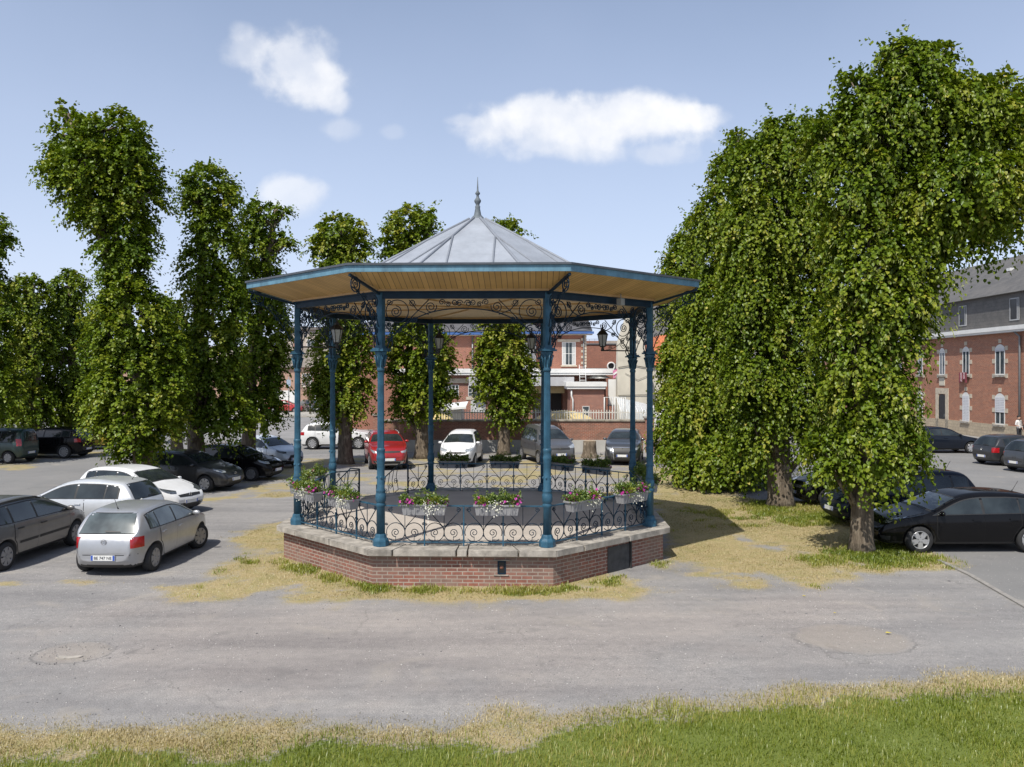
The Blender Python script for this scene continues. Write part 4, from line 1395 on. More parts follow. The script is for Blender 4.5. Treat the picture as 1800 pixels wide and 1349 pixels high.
# rear row, seen through the bandstand ---------------------------------
tree('left lime tree behind the bandstand, in front of the white crossover', (-8.15, 41.0), 41.0,
     [(597, 415, 46, 34), (575, 440, 32, 30), (622, 440, 30, 36), (598, 490, 48, 50), (600, 560, 46, 60), (585, 630, 42, 62), (625, 640, 36, 70), (598, 690, 52, 54), (586, 728, 30, 26), (560, 675, 22, 30)],
     .33, 125, .205, 109, .55, 2.0, .0, .6, .06)
tree('lime tree behind the bandstand between the red SUV and the white tall car', (-4.7, 43.7), 43.7,
     [(722, 400, 42, 34), (690, 425, 26, 24), (752, 392, 24, 24), (700, 455, 34, 26), (735, 470, 52, 50), (735, 560, 50, 55), (740, 620, 56, 60), (712, 660, 34, 50), (780, 655, 22, 18), (745, 690, 52, 46), (790, 700, 16, 16), (720, 725, 34, 24)],
     .34, 120, .215, 110, .42, 2.4, .0, .62, .05)
tree('lime tree behind the bandstand beside the grey van', (-.45, 45.5), 45.5,
     [(888, 408, 32, 16), (905, 412, 20, 12), (885, 470, 42, 50), (885, 560, 46, 50), (885, 625, 48, 56), (868, 680, 36, 40), (905, 690, 40, 46), (890, 730, 36, 24), (920, 660, 24, 40), (858, 630, 24, 40)],
     .30, 120, .215, 111, .42, 2.4, .0, .62, .09)
# left background ------------------------------------------------------
tree('lime tree cut by the left edge of the photo, taller than its neighbours', (-26.2, 40.5), 40.5,
     [(-18, 420, 38, 48), (2, 425, 22, 36), (-20, 500, 36, 60), (-15, 600, 40, 90), (-10, 690, 46, 70), (12, 540, 16, 30)],
     .34, 105, .21, 112, .55, 2.6, .0, .6, -.02)
tree('leafy lime tree in the left background behind the dark green van', (-26.4, 46.5), 46.5,
     [(55, 515, 32, 36), (30, 540, 26, 44), (60, 590, 38, 66), (35, 650, 44, 70), (60, 715, 44, 42), (15, 710, 40, 44)],
     .33, 100, .22, 113, .85, 2.8, .0, .6, .04)
tree('leafy lime tree in the left background above the black SUV', (-25.6, 49.0), 48.5,
     [(118, 505, 34, 32), (112, 560, 38, 60), (118, 640, 42, 74), (105, 710, 42, 44), (140, 705, 30, 44)],
     .33, 100, .22, 114, .9, 2.8, .0, .6, .0)
tree('dim lime tree farther back between the left background trees', (-27.5, 57.0), 57.0,
     [(165, 600, 30, 50), (170, 680, 36, 56), (150, 730, 40, 30)],
     .33, 80, .25, 115, .8, 2.6, .0, .6, -.08)
# ------------------------------------------------------------------ cars
def paint(name, col, metal=.0, rough=.32, dust_amt=None):
    if name in MATS: return MATS[name]
    t = NT(name)
    f = t.noise(3.0, 4)
    dust = t.noise(14, 5, .7)
    c = t.ramp(f, [(.3, tuple(x * .93 for x in col)), (.7, tuple(min(1, x * 1.06) for x in col))])
    sp = t.n('ShaderNodeSeparateXYZ'); t.l(t.obj(), sp.inputs[0])
    low = t.math('SUBTRACT', 1.0, t.math('DIVIDE', sp.outputs[2], .75), True)      # road dust on the lower body
    dm = t.math('MULTIPLY', t.math('MULTIPLY', low, dust), (.5 if max(col) > .1 else .10) if dust_amt is None else dust_amt, True)
    c = t.mix(dm, c, (.26, .235, .20))
    t.l(c, t.b.inputs['Base Color'])
    t.b.inputs['Metallic'].default_value = metal
    t.l(t.ramp(dust, [(.3, (rough - .05,) * 3), (.7, (rough + .12,) * 3)]), t.b.inputs['Roughness'])
    t.b.inputs['Coat Weight'].default_value = .65 if max(col) > .03 else .45
    if max(col) <= .03: t.b.inputs['Specular IOR Level'].default_value = .0
    t.b.inputs['Coat Roughness'].default_value = .06
    MATS[name] = t.m
    return t.m

def glass_mat(name, col, rough=.06):
    t = NT(name)
    f = t.noise(1.6, 3)
    t.l(t.ramp(f, [(.35, tuple(c * .6 for c in col)), (.65, tuple(c * 1.5 for c in col))]), t.b.inputs['Base Color'])
    t.b.inputs['Roughness'].default_value = rough
    t.b.inputs['Specular IOR Level'].default_value = .7
    MATS[name] = t.m
    return t.m

GLASS = glass_mat('car_glass', (.022, .028, .030))
GLASS_L = glass_mat('car_glass_pale', (.085, .105, .110))
TYRE = pmat('tyre_rubber', (.022, .022, .023), .85, 0, .25, 20)
RIM = pmat('alloy_rim', (.50, .50, .51), .32, .6, .1, 9)
RIM_D = pmat('steel_rim', (.30, .30, .31), .4, .5, .1, 9)
TRIM = pmat('black_trim', (.020, .020, .021), .55, 0, .2, 9)
SEAM = pmat('panel_gap', (.008, .008, .008), .9)
REDL = pmat('red_lens', (.36, .012, .016), .14, 0, .25, 12, coat=.6)
CLRL = pmat('clear_lens', (.42, .45, .48), .12, .35, .45, 16, coat=.8)
DARKL = pmat('dark_lens', (.09, .10, .115), .12, .3, .6, 16, coat=.8)
PLATE = pmat('white_plate', (.70, .70, .68), .45, 0, .04, 5)
PLATE_B = pmat('plate_blue_band', (.03, .09, .42), .45)
PLATE_T = pmat('plate_letters', (.03, .03, .035), .6)
CHROME = pmat('bright_chrome', (.62, .63, .65), .16, .9, .05, 5)
SILVERTRIM = pmat('satin_skid_plate', (.42, .42, .41), .4, .4, .1, 8)

TYPES = {
    'hatch': dict(top=[(0, .37), (.004, .50), (.012, .575), (.032, .645), (.085, .86), (.125, .945), (.20, .978), (.36, 1.0), (.50, .975), (.585, .905), (.735, .685), (.80, .635), (.93, .555), (.975, .47), (.992, .40), (1, .33)], belt=(.665, .61), ws=(.735, .575), rw=(.615, .91), wh=(.175, .795), win=[(.145, .225), (.235, .43), (.445, .715)]),
    'mpv': dict(top=[(0, .37), (.004, .50), (.012, .60), (.03, .67), (.075, .87), (.11, .955), (.18, .985), (.36, 1.0), (.50, .975), (.60, .89), (.77, .67), (.83, .62), (.94, .53), (.978, .45), (.993, .38), (1, .32)], belt=(.665, .61), ws=(.77, .59), rw=(.64, .92), wh=(.175, .80), win=[(.115, .225), (.24, .425), (.44, .74)]),
    'suv': dict(top=[(0, .40), (.004, .52), (.012, .62), (.03, .70), (.075, .88), (.11, .95), (.18, .98), (.38, 1.0), (.50, .98), (.585, .91), (.705, .715), (.76, .685), (.92, .635), (.965, .55), (.988, .46), (1, .36)], belt=(.70, .665), ws=(.705, .575), rw=(.68, .92), wh=(.185, .80), win=[(.13, .215), (.23, .42), (.435, .69)]),
    'van': dict(top=[(0, .36), (.003, .60), (.008, .78), (.018, .92), (.04, .975), (.10, .99), (.35, 1.0), (.52, .985), (.62, .90), (.765, .635), (.83, .585), (.94, .52), (.978, .44), (.993, .37), (1, .30)], belt=(.60, .58), ws=(.765, .61), rw=(.60, .90), wh=(.16, .80), win=[(.10, .27), (.29, .46), (.475, .745)]),
    'saloon': dict(top=[(0, .37), (.004, .52), (.012, .60), (.03, .665), (.13, .72), (.20, .80), (.29, .945), (.38, .99), (.46, 1.0), (.54, .965), (.60, .90), (.72, .685), (.78, .645), (.93, .555), (.975, .46), (.992, .39), (1, .32)], belt=(.70, .64), ws=(.72, .575), rw=(.72, .92), wh=(.19, .80), win=[(.255, .285), (.295, .445), (.46, .70)]),
}

def smooth_prof(pts, it=2):
    p = [tuple(q) for q in pts]
    for _ in range(it):
        o = [p[0]]
        for a, c in zip(p[:-1], p[1:]):
            o.append((a[0] * .75 + c[0] * .25, a[1] * .75 + c[1] * .25))
            o.append((a[0] * .25 + c[0] * .75, a[1] * .25 + c[1] * .75))
        o.append(p[-1])
        p = o
    return p

def loft_body(T, L, W, H, rwh, name, paint_m):
    pr = smooth_prof(T['top'])
    X = np.array([q[0] for q in pr]); Z = np.array([q[1] for q in pr])
    us = np.concatenate([np.linspace(0, .02, 6), np.linspace(.03, .14, 14)[:], np.linspace(.155, .56, 18), np.linspace(.575, .80, 18), np.linspace(.815, .97, 12), np.linspace(.978, 1, 7)])
    zt = np.interp(us, X, Z) * H
    belt = (T['belt'][0] + (T['belt'][1] - T['belt'][0]) * us) * H
    e = np.abs(2 * us - 1)
    w = W / 2 * (1 - .80 * e ** 7) ** (1 / 4.0)
    # plan view taper towards the nose and the tail
    w = w * (1 - .05 * np.clip((e - .5) / .5, 0, 1) ** 1.5)
    zb = H * (.125 + .12 * np.clip((us - .955) / .045, 0, 1) ** 1.5 + .12 * np.clip((.045 - us) / .045, 0, 1) ** 1.5)
    secs = []
    for i, u in enumerate(us):
        hb = min(belt[i], zt[i] - .025 * H)
        g = zt[i] - hb
        wi = w[i]
        yb = .965 * wi
        ins = min(.42 * g, .30 * wi)
        ctl = [(0, zb[i]), (.62 * wi, zb[i]), (.90 * wi, zb[i] + .02 * H), (.955 * wi, zb[i] + .09 * H), (1.0 * wi, zb[i] + (hb - zb[i]) * .55), (.992 * wi, zb[i] + (hb - zb[i]) * .84), (yb, hb),
               (yb - ins * .55, hb + g * .52), (yb - ins * 1.05, hb + g * .86), (yb - ins * 1.45 - .06 * wi, hb + g * .975), (.45 * wi, zt[i] - .004), (0, zt[i])]
        ctl = [c for c in ctl]
        s = smooth_prof(ctl, 1)
        s = smooth_prof(s, 1)
        secs.append(s)
    k = len(secs[0])
    verts, faces = [], []
    for i, u in enumerate(us):
        x = (u - .5) * L
        ring = [(y, z) for y, z in secs[i]] + [(-y, z) for y, z in reversed(secs[i][1:-1])]
        m = len(ring)
        for (y, z) in ring:
            # nose and tail are bowed in plan
            bow = (abs(y) / (W / 2)) ** 2
            xx = x
            if u > .60: xx -= bow * .16 * ((u - .60) / .40) ** .6 * min(1, (1.0 - u) * 12 + .25)
            if u < .16: xx += bow * .07 * min(1, u * 25 + .3)
            verts.append((xx, y, z))
    n = len(us)
    for i in range(n - 1):
        for j in range(m):
            faces.append((i * m + j, (i + 1) * m + j, (i + 1) * m + (j + 1) % m, i * m + (j + 1) % m))
    faces.append(tuple(range(m))); faces.append(tuple(reversed(range((n - 1) * m, n * m))))
    me = bpy.data.meshes.new(name)
    me.from_pydata(verts, [], faces)
    bm = bmesh.new(); bm.from_mesh(me)
    bmesh.ops.recalc_face_normals(bm, faces=bm.faces)
    bvh = BVHTree.FromBMesh(bm)
    for f in bm.faces:
        f.smooth = len(f.verts) == 4
        c = f.calc_center_median()
        if c.z < H * .185: f.material_index = 1
    bm.to_mesh(me); bm.free()
    me.materials.append(paint_m); me.materials.append(TRIM)
    # wheel arches
    o = bpy.data.objects.new('arch_tmp', me); COL.objects.link(o)
    c = MB()
    for u in T['wh']:
        x = (u - .5) * L
        for s in (-1, 1):
            y0, y1 = s * (W / 2 - .30), s * (W / 2 + .30)
            pts = [(x, y0, rwh), (x, y1, rwh)]
            c.tube(pts, rwh + .055, 40, 1, True)
    cm = c.mesh('cut', [paint_m, TRIM])
    co = bpy.data.objects.new('cut_tmp', cm); COL.objects.link(co)
    bo = o.modifiers.new('b', 'BOOLEAN'); bo.operation = 'DIFFERENCE'; bo.object = co; bo.solver = 'EXACT'
    try: bo.material_mode = 'INDEX'
    except Exception: pass
    dg = bpy.context.evaluated_depsgraph_get(); dg.update()
    me2 = bpy.data.meshes.new_from_object(o.evaluated_get(dg))
    me2.name = name
    bpy.data.objects.remove(o); bpy.data.objects.remove(co)
    return me2, bvh, (X, Z * H), belt

def GZ(T):
    return {.635: .43, .61: .43, .665: .50, .58: .44, .64: .43}.get(T['belt'][1], .43)

def resample(pts, n):
    p = np.array(pts, float)
    d = np.concatenate([[0], np.cumsum(np.hypot(*np.diff(p, axis=0).T))])
    t = np.linspace(0, d[-1], n)
    return np.stack([np.interp(t, d, p[:, 0]), np.interp(t, d, p[:, 1])], 1)

def patch(bvh, ang, top, bot, off, nu=10, nv=4):
    """a sheet on the body: top / bottom outlines are (t, z), seen along the horizontal direction ang (0 = from the nose)"""
    d = Vector((math.cos(ang), math.sin(ang), 0)); pp = Vector((-d.y, d.x, 0))
    a, b_ = resample(top, nu), resample(bot, nu)
    vs, fs = [], []
    for j in range(nv + 1):
        for i in range(nu):
            q = a[i] * (1 - j / nv) + b_[i] * (j / nv)
            o = d * 6 + pp * q[0] + Vector((0, 0, q[1]))
            hit = bvh.ray_cast(o, -d)
            if hit[0] is None:
                near = bvh.find_nearest(pp * q[0] + Vector((0, 0, q[1])) + d * 1.2)
                loc, nn = near[0], near[1]
            else:
                loc, nn = hit[0], hit[1]
            if nn.dot(d) < 0: nn = -nn
            vs.append(loc + nn * off)
    for j in range(nv):
        for i in range(nu - 1):
            k = j * nu + i
            fs.append((k, k + nu, k + nu + 1, k + 1))
    return vs, fs

def text_mesh(txt, size, mat, ext=.002):
    cu = bpy.data.curves.new('letters', 'FONT')
    cu.body = txt; cu.size = size; cu.extrude = ext
    cu.align_x = 'CENTER'; cu.align_y = 'CENTER'
    o = bpy.data.objects.new('letters_tmp', cu); COL.objects.link(o)
    dg = bpy.context.evaluated_depsgraph_get(); dg.update()
    me = bpy.data.meshes.new_from_object(o.evaluated_get(dg))
    bpy.data.objects.remove(o)
    me.materials.clear(); me.materials.append(mat)
    return me

WHEELS = {}
def wheel_meshes(r, w, style):
    key = (round(r, 3), style)
    if key in WHEELS: return WHEELS[key]
    # axis along y, outer face at +y
    t = MB()
    prof = [(r * .66, -w / 2), (r * .92, -w / 2), (r * .99, -w / 2 + .03), (r, 0), (r * .99, w / 2 - .03), (r * .93, w / 2), (r * .66, w / 2 - .006)]
    n = 36
    vs = [(q * math.cos(2 * PI * j / n), z, q * math.sin(2 * PI * j / n)) for q, z in prof for j in range(n)]
    fs = [(i * n + j, i * n + (j + 1) % n, (i + 1) * n + (j + 1) % n, (i + 1) * n + j) for i in range(len(prof) - 1) for j in range(n)]
    t.add(vs, fs, 0, True)
    me_t = t.mesh('wheel', TYRE)
    b = MB()
    rr = r * .67
    prof = [(rr, w / 2 - .008), (rr * .97, w / 2 + .002), (rr * .90, w / 2 - .012), (rr * .88, w / 2 - .05)]
    vs = [(q * math.cos(2 * PI * j / n), z, q * math.sin(2 * PI * j / n)) for q, z in prof for j in range(n)]
    fs = [(i * n + j, i * n + (j + 1) % n, (i + 1) * n + (j + 1) % n, (i + 1) * n + j) for i in range(len(prof) - 1) for j in range(n)]
    b.add(vs, fs, 0, True)
    # dark back plate
    b.add([(rr * .9 * math.cos(2 * PI * j / n), w / 2 - .055, rr * .9 * math.sin(2 * PI * j / n)) for j in range(n)], [tuple(range(n))], 1)
    ns = {'ten': 10, 'five': 5, 'seven': 7, 'cap': 7}[style]
    for k in range(ns):
        a = 2 * PI * k / ns + .3
        u = Vector((math.cos(a), 0, math.sin(a))); s = Vector((-math.sin(a), 0, math.cos(a)))
        w0, w1 = {'ten': (.030, .034), 'five': (.052, .060), 'seven': (.040, .046), 'cap': (.030, .062)}[style]
        y0, y1 = w / 2 - .004, w / 2 - .016
        P0 = u * rr * .16; P1 = u * rr * .90
        q = [P0 + s * w0, P1 + s * w1, P1 - s * w1, P0 - s * w0]
        lo = [v + Vector((0, y1 - .03, 0)) for v in q]
        hi = [v + Vector((0, y0 if i in (0, 3) else y1 + .012, 0)) for i, v in enumerate(q)]
        b.add(lo + hi, [(4, 5, 6, 7), (0, 1, 5, 4), (2, 3, 7, 6), (1, 2, 6, 5), (3, 0, 4, 7)], 0)
    m = 14
    b.add([(rr * .2 * math.cos(2 * PI * j / m), w / 2 - .03, rr * .2 * math.sin(2 * PI * j / m)) for j in range(m)] + [(rr * .17 * math.cos(2 * PI * j / m), w / 2 + .004, rr * .17 * math.sin(2 * PI * j / m)) for j in range(m)],
          [(j, (j + 1) % m, m + (j + 1) % m, m + j) for j in range(m)] + [tuple(range(m, 2 * m))], 0)
    me_r = b.mesh('rim', [RIM if style != 'cap' else RIM_D, TRIM])
    WHEELS[key] = (me_t, me_r)
    return me_t, me_r

def sheet(name, vf, mat, parent):
    b = MB()
    b.add(vf[0], vf[1], 0, True)
    return b.build(name, mat, parent)

def car(name, label, cat, kind, pos, heading, dims, paint_m, rw=.31, style='ten', glass=GLASS, roof=None, rails=None, antenna=True, emblem=None, plate=None, grille='slim', lens=CLRL, strip=None, bumper=None, far=False, skid=None, steer=0.0, group='parked cars', visor=None, panel_van=False, fog=True, tail=REDL, two_door=False):
    L, W, H = dims
    T = TYPES[kind]
    root = thing(name, label, cat, (pos[0], pos[1], 0), R(heading), group)
    me, bvh, prof, belt = loft_body(T, L, W, H, rw, 'body', paint_m)
    body = link('body', me, root)
    ztop = lambda u: float(np.interp(u, prof[0], prof[1]))
    blt = lambda u: (T['belt'][0] + (T['belt'][1] - T['belt'][0]) * u) * H
    X = lambda u: (u - .5) * L
    wheels_x = [X(u) for u in T['wh']]
    # ---- side windows and doors, both sides
    for s in (-1, 1):
        ang = s * PI / 2
        tt = lambda u: -X(u) * s
        for wi, (u0, u1) in enumerate(T['win']):
            if panel_van and wi < 2: continue
            uu = np.linspace(u0, u1, 11)
            topl, botl = [], []
            for u in uu:
                bz = blt(u) + .018 * H
                tz = min(ztop(u) - .085 * H, H * .905)
                topl.append((tt(u), max(tz, bz + .012))); botl.append((tt(u), bz))
            sheet('side_window', patch(bvh, ang, topl, botl, .006, 11, 4), glass, root)
        if not far:
            # black surround behind the panes
            uu = np.linspace(T['win'][0][0] - .012, T['win'][2][1] + .012, 24)
            if panel_van: uu = np.linspace(T['win'][2][0] - .012, T['win'][2][1] + .012, 12)
            topl = [(tt(u), max(min(ztop(u) - .068 * H, H * .922), blt(u) + .01)) for u in uu]
            botl = [(tt(u), blt(u) + .006 * H) for u in uu]
            sheet('window_surround', patch(bvh, ang, topl, botl, .003, 24, 4), TRIM, root)
        drs = [(T['win'][1][0] - .005, T['win'][1][1] + .006), (T['win'][2][0] - .008, T['win'][2][1] - .015)]
        if two_door: drs = [(T['win'][1][1] - .06, T['win'][2][1] - .015)]
        for (u0, u1) in drs:
            def lines(g):
                uu = np.linspace(u0 - g, u1 + g, 12)
                tl, bl = [], []
                for u in uu:
                    zlow = .20 * H - g * L
                    for wx in wheels_x:
                        dx = abs(X(u) - wx); Ra = rw + .10 - g * L
                        if dx < Ra: zlow = max(zlow, rw + math.sqrt(Ra * Ra - dx * dx))
                    tl.append((tt(u), blt(u) - .004 * H)); bl.append((tt(u), min(zlow, blt(u) - .05)))
                return tl, bl
            tl, bl = lines(0.0)
            d_ = sheet('door', patch(bvh, ang, tl, bl, .007, 12, 6), paint_m, root)
            if not far:
                tl, bl = lines(.0035)
                sheet('door_gap', patch(bvh, ang, tl, bl, .0025, 12, 6), SEAM, d_)
            uh = u0 + .022
            hz = blt(uh) - .085 * H
            hb = MB()
            vs, fs = patch(bvh, ang, [(tt(uh), hz + .016), (tt(uh + .045), hz + .018)], [(tt(uh), hz - .012), (tt(uh + .045), hz - .010)], .035, 4, 1)
            hb.add(vs, fs, 0, True)
            vs2, fs2 = patch(bvh, ang, [(tt(uh), hz + .016), (tt(uh + .045), hz + .018)], [(tt(uh), hz - .012), (tt(uh + .045), hz - .010)], .008, 4, 1)
            k = len(vs)
            hb.add(vs + vs2, [(0, 3, k + 3, k), (4, 7, k + 7, k + 4), (0, 4, k + 4, k), (3, 7, k + 7, k + 3)])
            hb.build('door_handle', paint_m if not strip else TRIM, d_)
            if strip:
                zs = H * .36
                us_ = [max(u0 + .01, T['wh'][0] + .10), u1 - .005]
                sheet('rubbing_strip', patch(bvh, ang, [(tt(us_[0]), zs + .028), (tt(us_[1]), zs + .028)], [(tt(us_[0]), zs - .028), (tt(us_[1]), zs - .028)], .016, 8, 1), TRIM, d_)
        # mirror
        um = T['ws'][0] - .055
        y = W / 2 * .965
        b = MB()
        b.sphere((X(um), s * (y + .075), blt(um) + .045 * H), (.055, .10, .062), 12, 8)
        b.tube([(X(um) + .02, s * (y - .04), blt(um) + .01 * H), (X(um) + .01, s * (y + .05), blt(um) + .03 * H)], .026, 6, 1)
        b.build('mirror', [paint_m, TRIM], root)
        # lamps
        a1 = s * R(32)
        d = Vector((math.cos(a1), math.sin(a1))); pp = Vector((-d.y, d.x))
        c = Vector((L / 2 - .14, s * W / 2 * .80)).dot(pp)
        zl = T['top'][-4][1] * H * .965
        if kind == 'suv': zl = H * .515
        hl = [(c - s * .20, zl - .01), (c + s * .02, zl + .035), (c + s * .26, zl + .085)]
        hb_ = [(c - s * .18, zl - .085), (c + s * .02, zl - .075), (c + s * .24, zl + .02)]
        sheet('headlight', patch(bvh, a1, hl, hb_, .006, 8, 4), lens, root)
        if fog:
            zf = H * .235
            cc = Vector((L / 2 - .10, s * W / 2 * .74)).dot(pp)
            sheet('fog_lamp_recess', patch(bvh, a1, [(cc - .12, zf + .06), (cc + .12, zf + .06)], [(cc - .10, zf - .045), (cc + .10, zf - .045)], .005, 5, 3), TRIM, root)
        a2 = PI - s * R(30)
        d = Vector((math.cos(a2), math.sin(a2))); pp = Vector((-d.y, d.x))
        c = Vector((-L / 2 + .08, s * W / 2 * .84)).dot(pp)
        if kind in ('van', 'mpv'):
            z0, z1 = H * .50, H * (.70 if kind == 'van' else .66); wl = .10
        else:
            z0, z1 = (H * .435, H * .595) if kind == 'hatch' else (H * .53, H * .65); wl = .145
        sg = s
        tl = [(c - wl, z1), (c + wl, z1)]; bl = [(c - wl, z0), (c + wl, z0)]
        sheet('tail_light', patch(bvh, a2, tl, bl, .007, 7, 4), tail, root)
    # ---- glass front and back
    us0, us1 = T['ws']
    zb_, zt_ = ztop(us0) + .025 * H, ztop(us1) - .012 * H
    w0, w1 = W * .405, W * .335
    sheet('windscreen', patch(bvh, 0.0, [(-w1, zt_), (0, zt_ + .012), (w1, zt_)], [(-w0, zb_ - .02), (0, zb_ + .01), (w0, zb_ - .02)], .006, 12, 7), glass, root)
    if not far:
        sheet('windscreen_seal', patch(bvh, 0.0, [(-w1 - .03, zt_ + .018), (0, zt_ + .03), (w1 + .03, zt_ + .018)], [(-w0 - .03, zb_ - .05), (0, zb_ - .015), (w0 + .03, zb_ - .05)], .003, 12, 7), TRIM, root)
    if not panel_van:
        z0, z1 = T['rw'][0] * H + .03 * H, T['rw'][1] * H
        w0, w1 = W * .36, W * .295
        rwn = sheet('rear_window', patch(bvh, PI, [(-w1, z1), (w1, z1)], [(-w0, z0), (w0, z0)], .006, 10, 6), glass, root)
        if not far:
            sheet('rear_window_seal', patch(bvh, PI, [(-w1 - .008, z1 + .015), (w1 + .008, z1 + .015)], [(-w0 - .008, z0 - .015), (w0 + .008, z0 - .015)], .003, 10, 6), SEAM, rwn)
            # tailgate shut line and wiper
            b = MB()
            zz = H * .34
            vs, fs = patch(bvh, PI, [(-W * .40, zz + .006), (W * .40, zz + .006)], [(-W * .40, zz - .006), (W * .40, zz - .006)], .003, 12, 1); b.add(vs, fs)
            b.build('tailgate_gap', SEAM, root)
            b = MB()
            vs, fs = patch(bvh, PI, [(-.02, z0 + .05), (.30, z0 + .035)], [(-.02, z0 + .02), (.30, z0 + .018)], .022, 5, 1); b.add(vs, fs)
            b.build('rear_wiper', TRIM, root)
    # bonnet gap
    if not far:
        b = MB()
        for s in (-1, 1):
            uu = np.linspace(us0 + .02, .955, 10)
            pts = []
            for u in uu:
                yy = s * W / 2 * (.80 - .10 * (u - us0) / (1 - us0))
                h_ = bvh.ray_cast(Vector((X(u), yy, 3)), Vector((0, 0, -1)))
                if h_[0] is not None: pts.append(h_[0] + Vector((0, 0, .001)))
            if len(pts) > 2: b.tube(pts, .005, 4)
        b.build('bonnet_gap', SEAM, root)
    # ---- grille, bumper openings
    zg = GZ(T) * H + .03
    if grille == 'slim':
        sheet('grille', patch(bvh, 0.0, [(-W * .27, zg + .0), (0, zg + .015), (W * .27, zg + .0)], [(-W * .25, zg - .07), (0, zg - .085), (W * .25, zg - .07)], .005, 12, 3), TRIM, root)
        sheet('air_intake', patch(bvh, 0.0, [(-W * .28, H * .275), (W * .28, H * .275)], [(-W * .24, H * .185), (W * .24, H * .185)], .005, 12, 3), TRIM, root)
    elif grille == 'big':
        g_ = sheet('grille', patch(bvh, 0.0, [(-W * .25, zg + .02), (W * .25, zg + .02)], [(-W * .21, H * .20), (W * .21, H * .20)], .005, 12, 6), TRIM, root)
        b = MB()
        tl = [(-W * .255, zg + .035), (W * .255, zg + .035)]
        vs, fs = patch(bvh, 0.0, tl, [(-W * .25, zg + .012), (W * .25, zg + .012)], .012, 12, 1); b.add(vs, fs)
        for s in (-1, 1):
            vs, fs = patch(bvh, 0.0, [(s * W * .265, zg + .035), (s * W * .245, zg + .035)], [(s * W * .225, H * .19), (s * W * .205, H * .19)], .012, 3, 6); b.add(vs, fs)
        b.build('grille_surround', CHROME, g_)
    elif grille == 'mouth':
        sheet('grille', patch(bvh, 0.0, [(-W * .17, H * .42), (0, H * .43), (W * .17, H * .42)], [(-W * .40, H * .17), (0, H * .165), (W * .40, H * .17)], .005, 12, 6), TRIM, root)
        for s in (-1, 1):
            sheet('headlight_surround', patch(bvh, s * R(32), [(s * .42, H * .50), (s * .80, H * .56)], [(s * .50, H * .42), (s * .78, H * .47)], .004, 6, 3), TRIM, root)
    if skid:
        sheet('skid_plate', patch(bvh, 0.0, [(-W * .36, H * .26), (W * .36, H * .26)], [(-W * .30, H * .15), (W * .30, H * .15)], .012, 12, 3), skid, root)
        sheet('air_intake', patch(bvh, 0.0, [(-W * .28, H * .245), (W * .28, H * .245)], [(-W * .25, H * .19), (W * .25, H * .19)], .018, 12, 3), TRIM, root)
    if bumper:
        sheet('rear_bumper', patch(bvh, PI, [(-W * .43, H * .235), (W * .43, H * .235)], [(-W * .40, H * .15), (W * .40, H * .15)], .008, 12, 3), bumper, root)
    # ---- number plates
    for ang, zpl in ((0.0, H * .30), (PI, H * (.30 if plate != 'high' else .47))):
        h_ = bvh.ray_cast(Vector((6 * math.cos(ang), 0, zpl)), Vector((-math.cos(ang), 0, 0)))
        if h_[0] is None: continue
        x = h_[0].x + math.cos(ang) * .018
        b = MB(); b.box((x - .008, -.26, zpl - .055), (x + .008, .26, zpl + .055), 0)
        sg = math.cos(ang)
        for s in (-1, 1):
            xb = x + sg * .0095
            b.box((min(xb, xb - sg * .002), s * .235 - .022, zpl - .052), (max(xb, xb - sg * .002), s * .235 + .022, zpl + .052), 1)
        pl = b.build('number_plate', [PLATE, PLATE_B], root)
        if not far:
            if plate and plate != 'high' and ang != 0.0:
                tm = text_mesh(plate, .088, PLATE_T)
                o = link('plate_letters', tm, pl, (x + sg * .011, 0, zpl - .004))
                o.rotation_euler = (R(90), 0, R(90) if ang == 0 else R(-90))
    # ---- wheels
    for wx in wheels_x:
        for s in (-1, 1):
            mt, mr = wheel_meshes(rw, .205, style)
            wo = link('wheel', mt, root, (wx, s * (W / 2 - .125), rw))
            wo.rotation_euler = (0, random.uniform(0, 6.28), (0 if s > 0 else PI) + (steer if wx > 0 else 0))
            link('rim', mr, wo)
    # ---- roof extras
    if rails:
        for s in (-1, 1):
            pts = []
            for u in np.linspace(.14, .54, 10):
                h_ = bvh.ray_cast(Vector((X(u), s * W * .345, 4)), Vector((0, 0, -1)))
                if h_[0] is not None: pts.append(h_[0] + Vector((0, 0, .035 if .16 < u < .52 else 0)))
            b = MB(); b.tube(pts, .018, 6); b.build('roof_rail', rails, root)
    if antenna:
        u = .16 if kind != 'van' else .5
        zz = ztop(u)
        b = MB(); b.tube([(X(u), 0, zz - .01), (X(u) - .02, 0, zz + .03)], [.02, .012], 6); b.tube([(X(u) - .02, 0, zz + .02), (X(u) - .16, 0, zz + .25)], .006, 5)
        b.build('antenna', TRIM, root)
    if roof is not None:
        b = MB()
        uu = np.linspace(.13, .54, 12)
        vs, fs = [], []
        for u in uu:
            for q in np.linspace(-1, 1, 9):
                h_ = bvh.ray_cast(Vector((X(u), q * W * .33, 4)), Vector((0, 0, -1)))
                vs.append(h_[0] + Vector((0, 0, .006)))
        for i in range(11):
            for j in range(8):
                fs.append((i * 9 + j, i * 9 + j + 1, i * 9 + j + 10, i * 9 + j + 9))
        b.add(vs, fs, 0, True); b.build('roof_panel', roof, root)
    if emblem and not far:
        emblem_mesh(emblem, bvh, H, T, root)
    root['body_height'] = H
    del root['body_height']
    return root

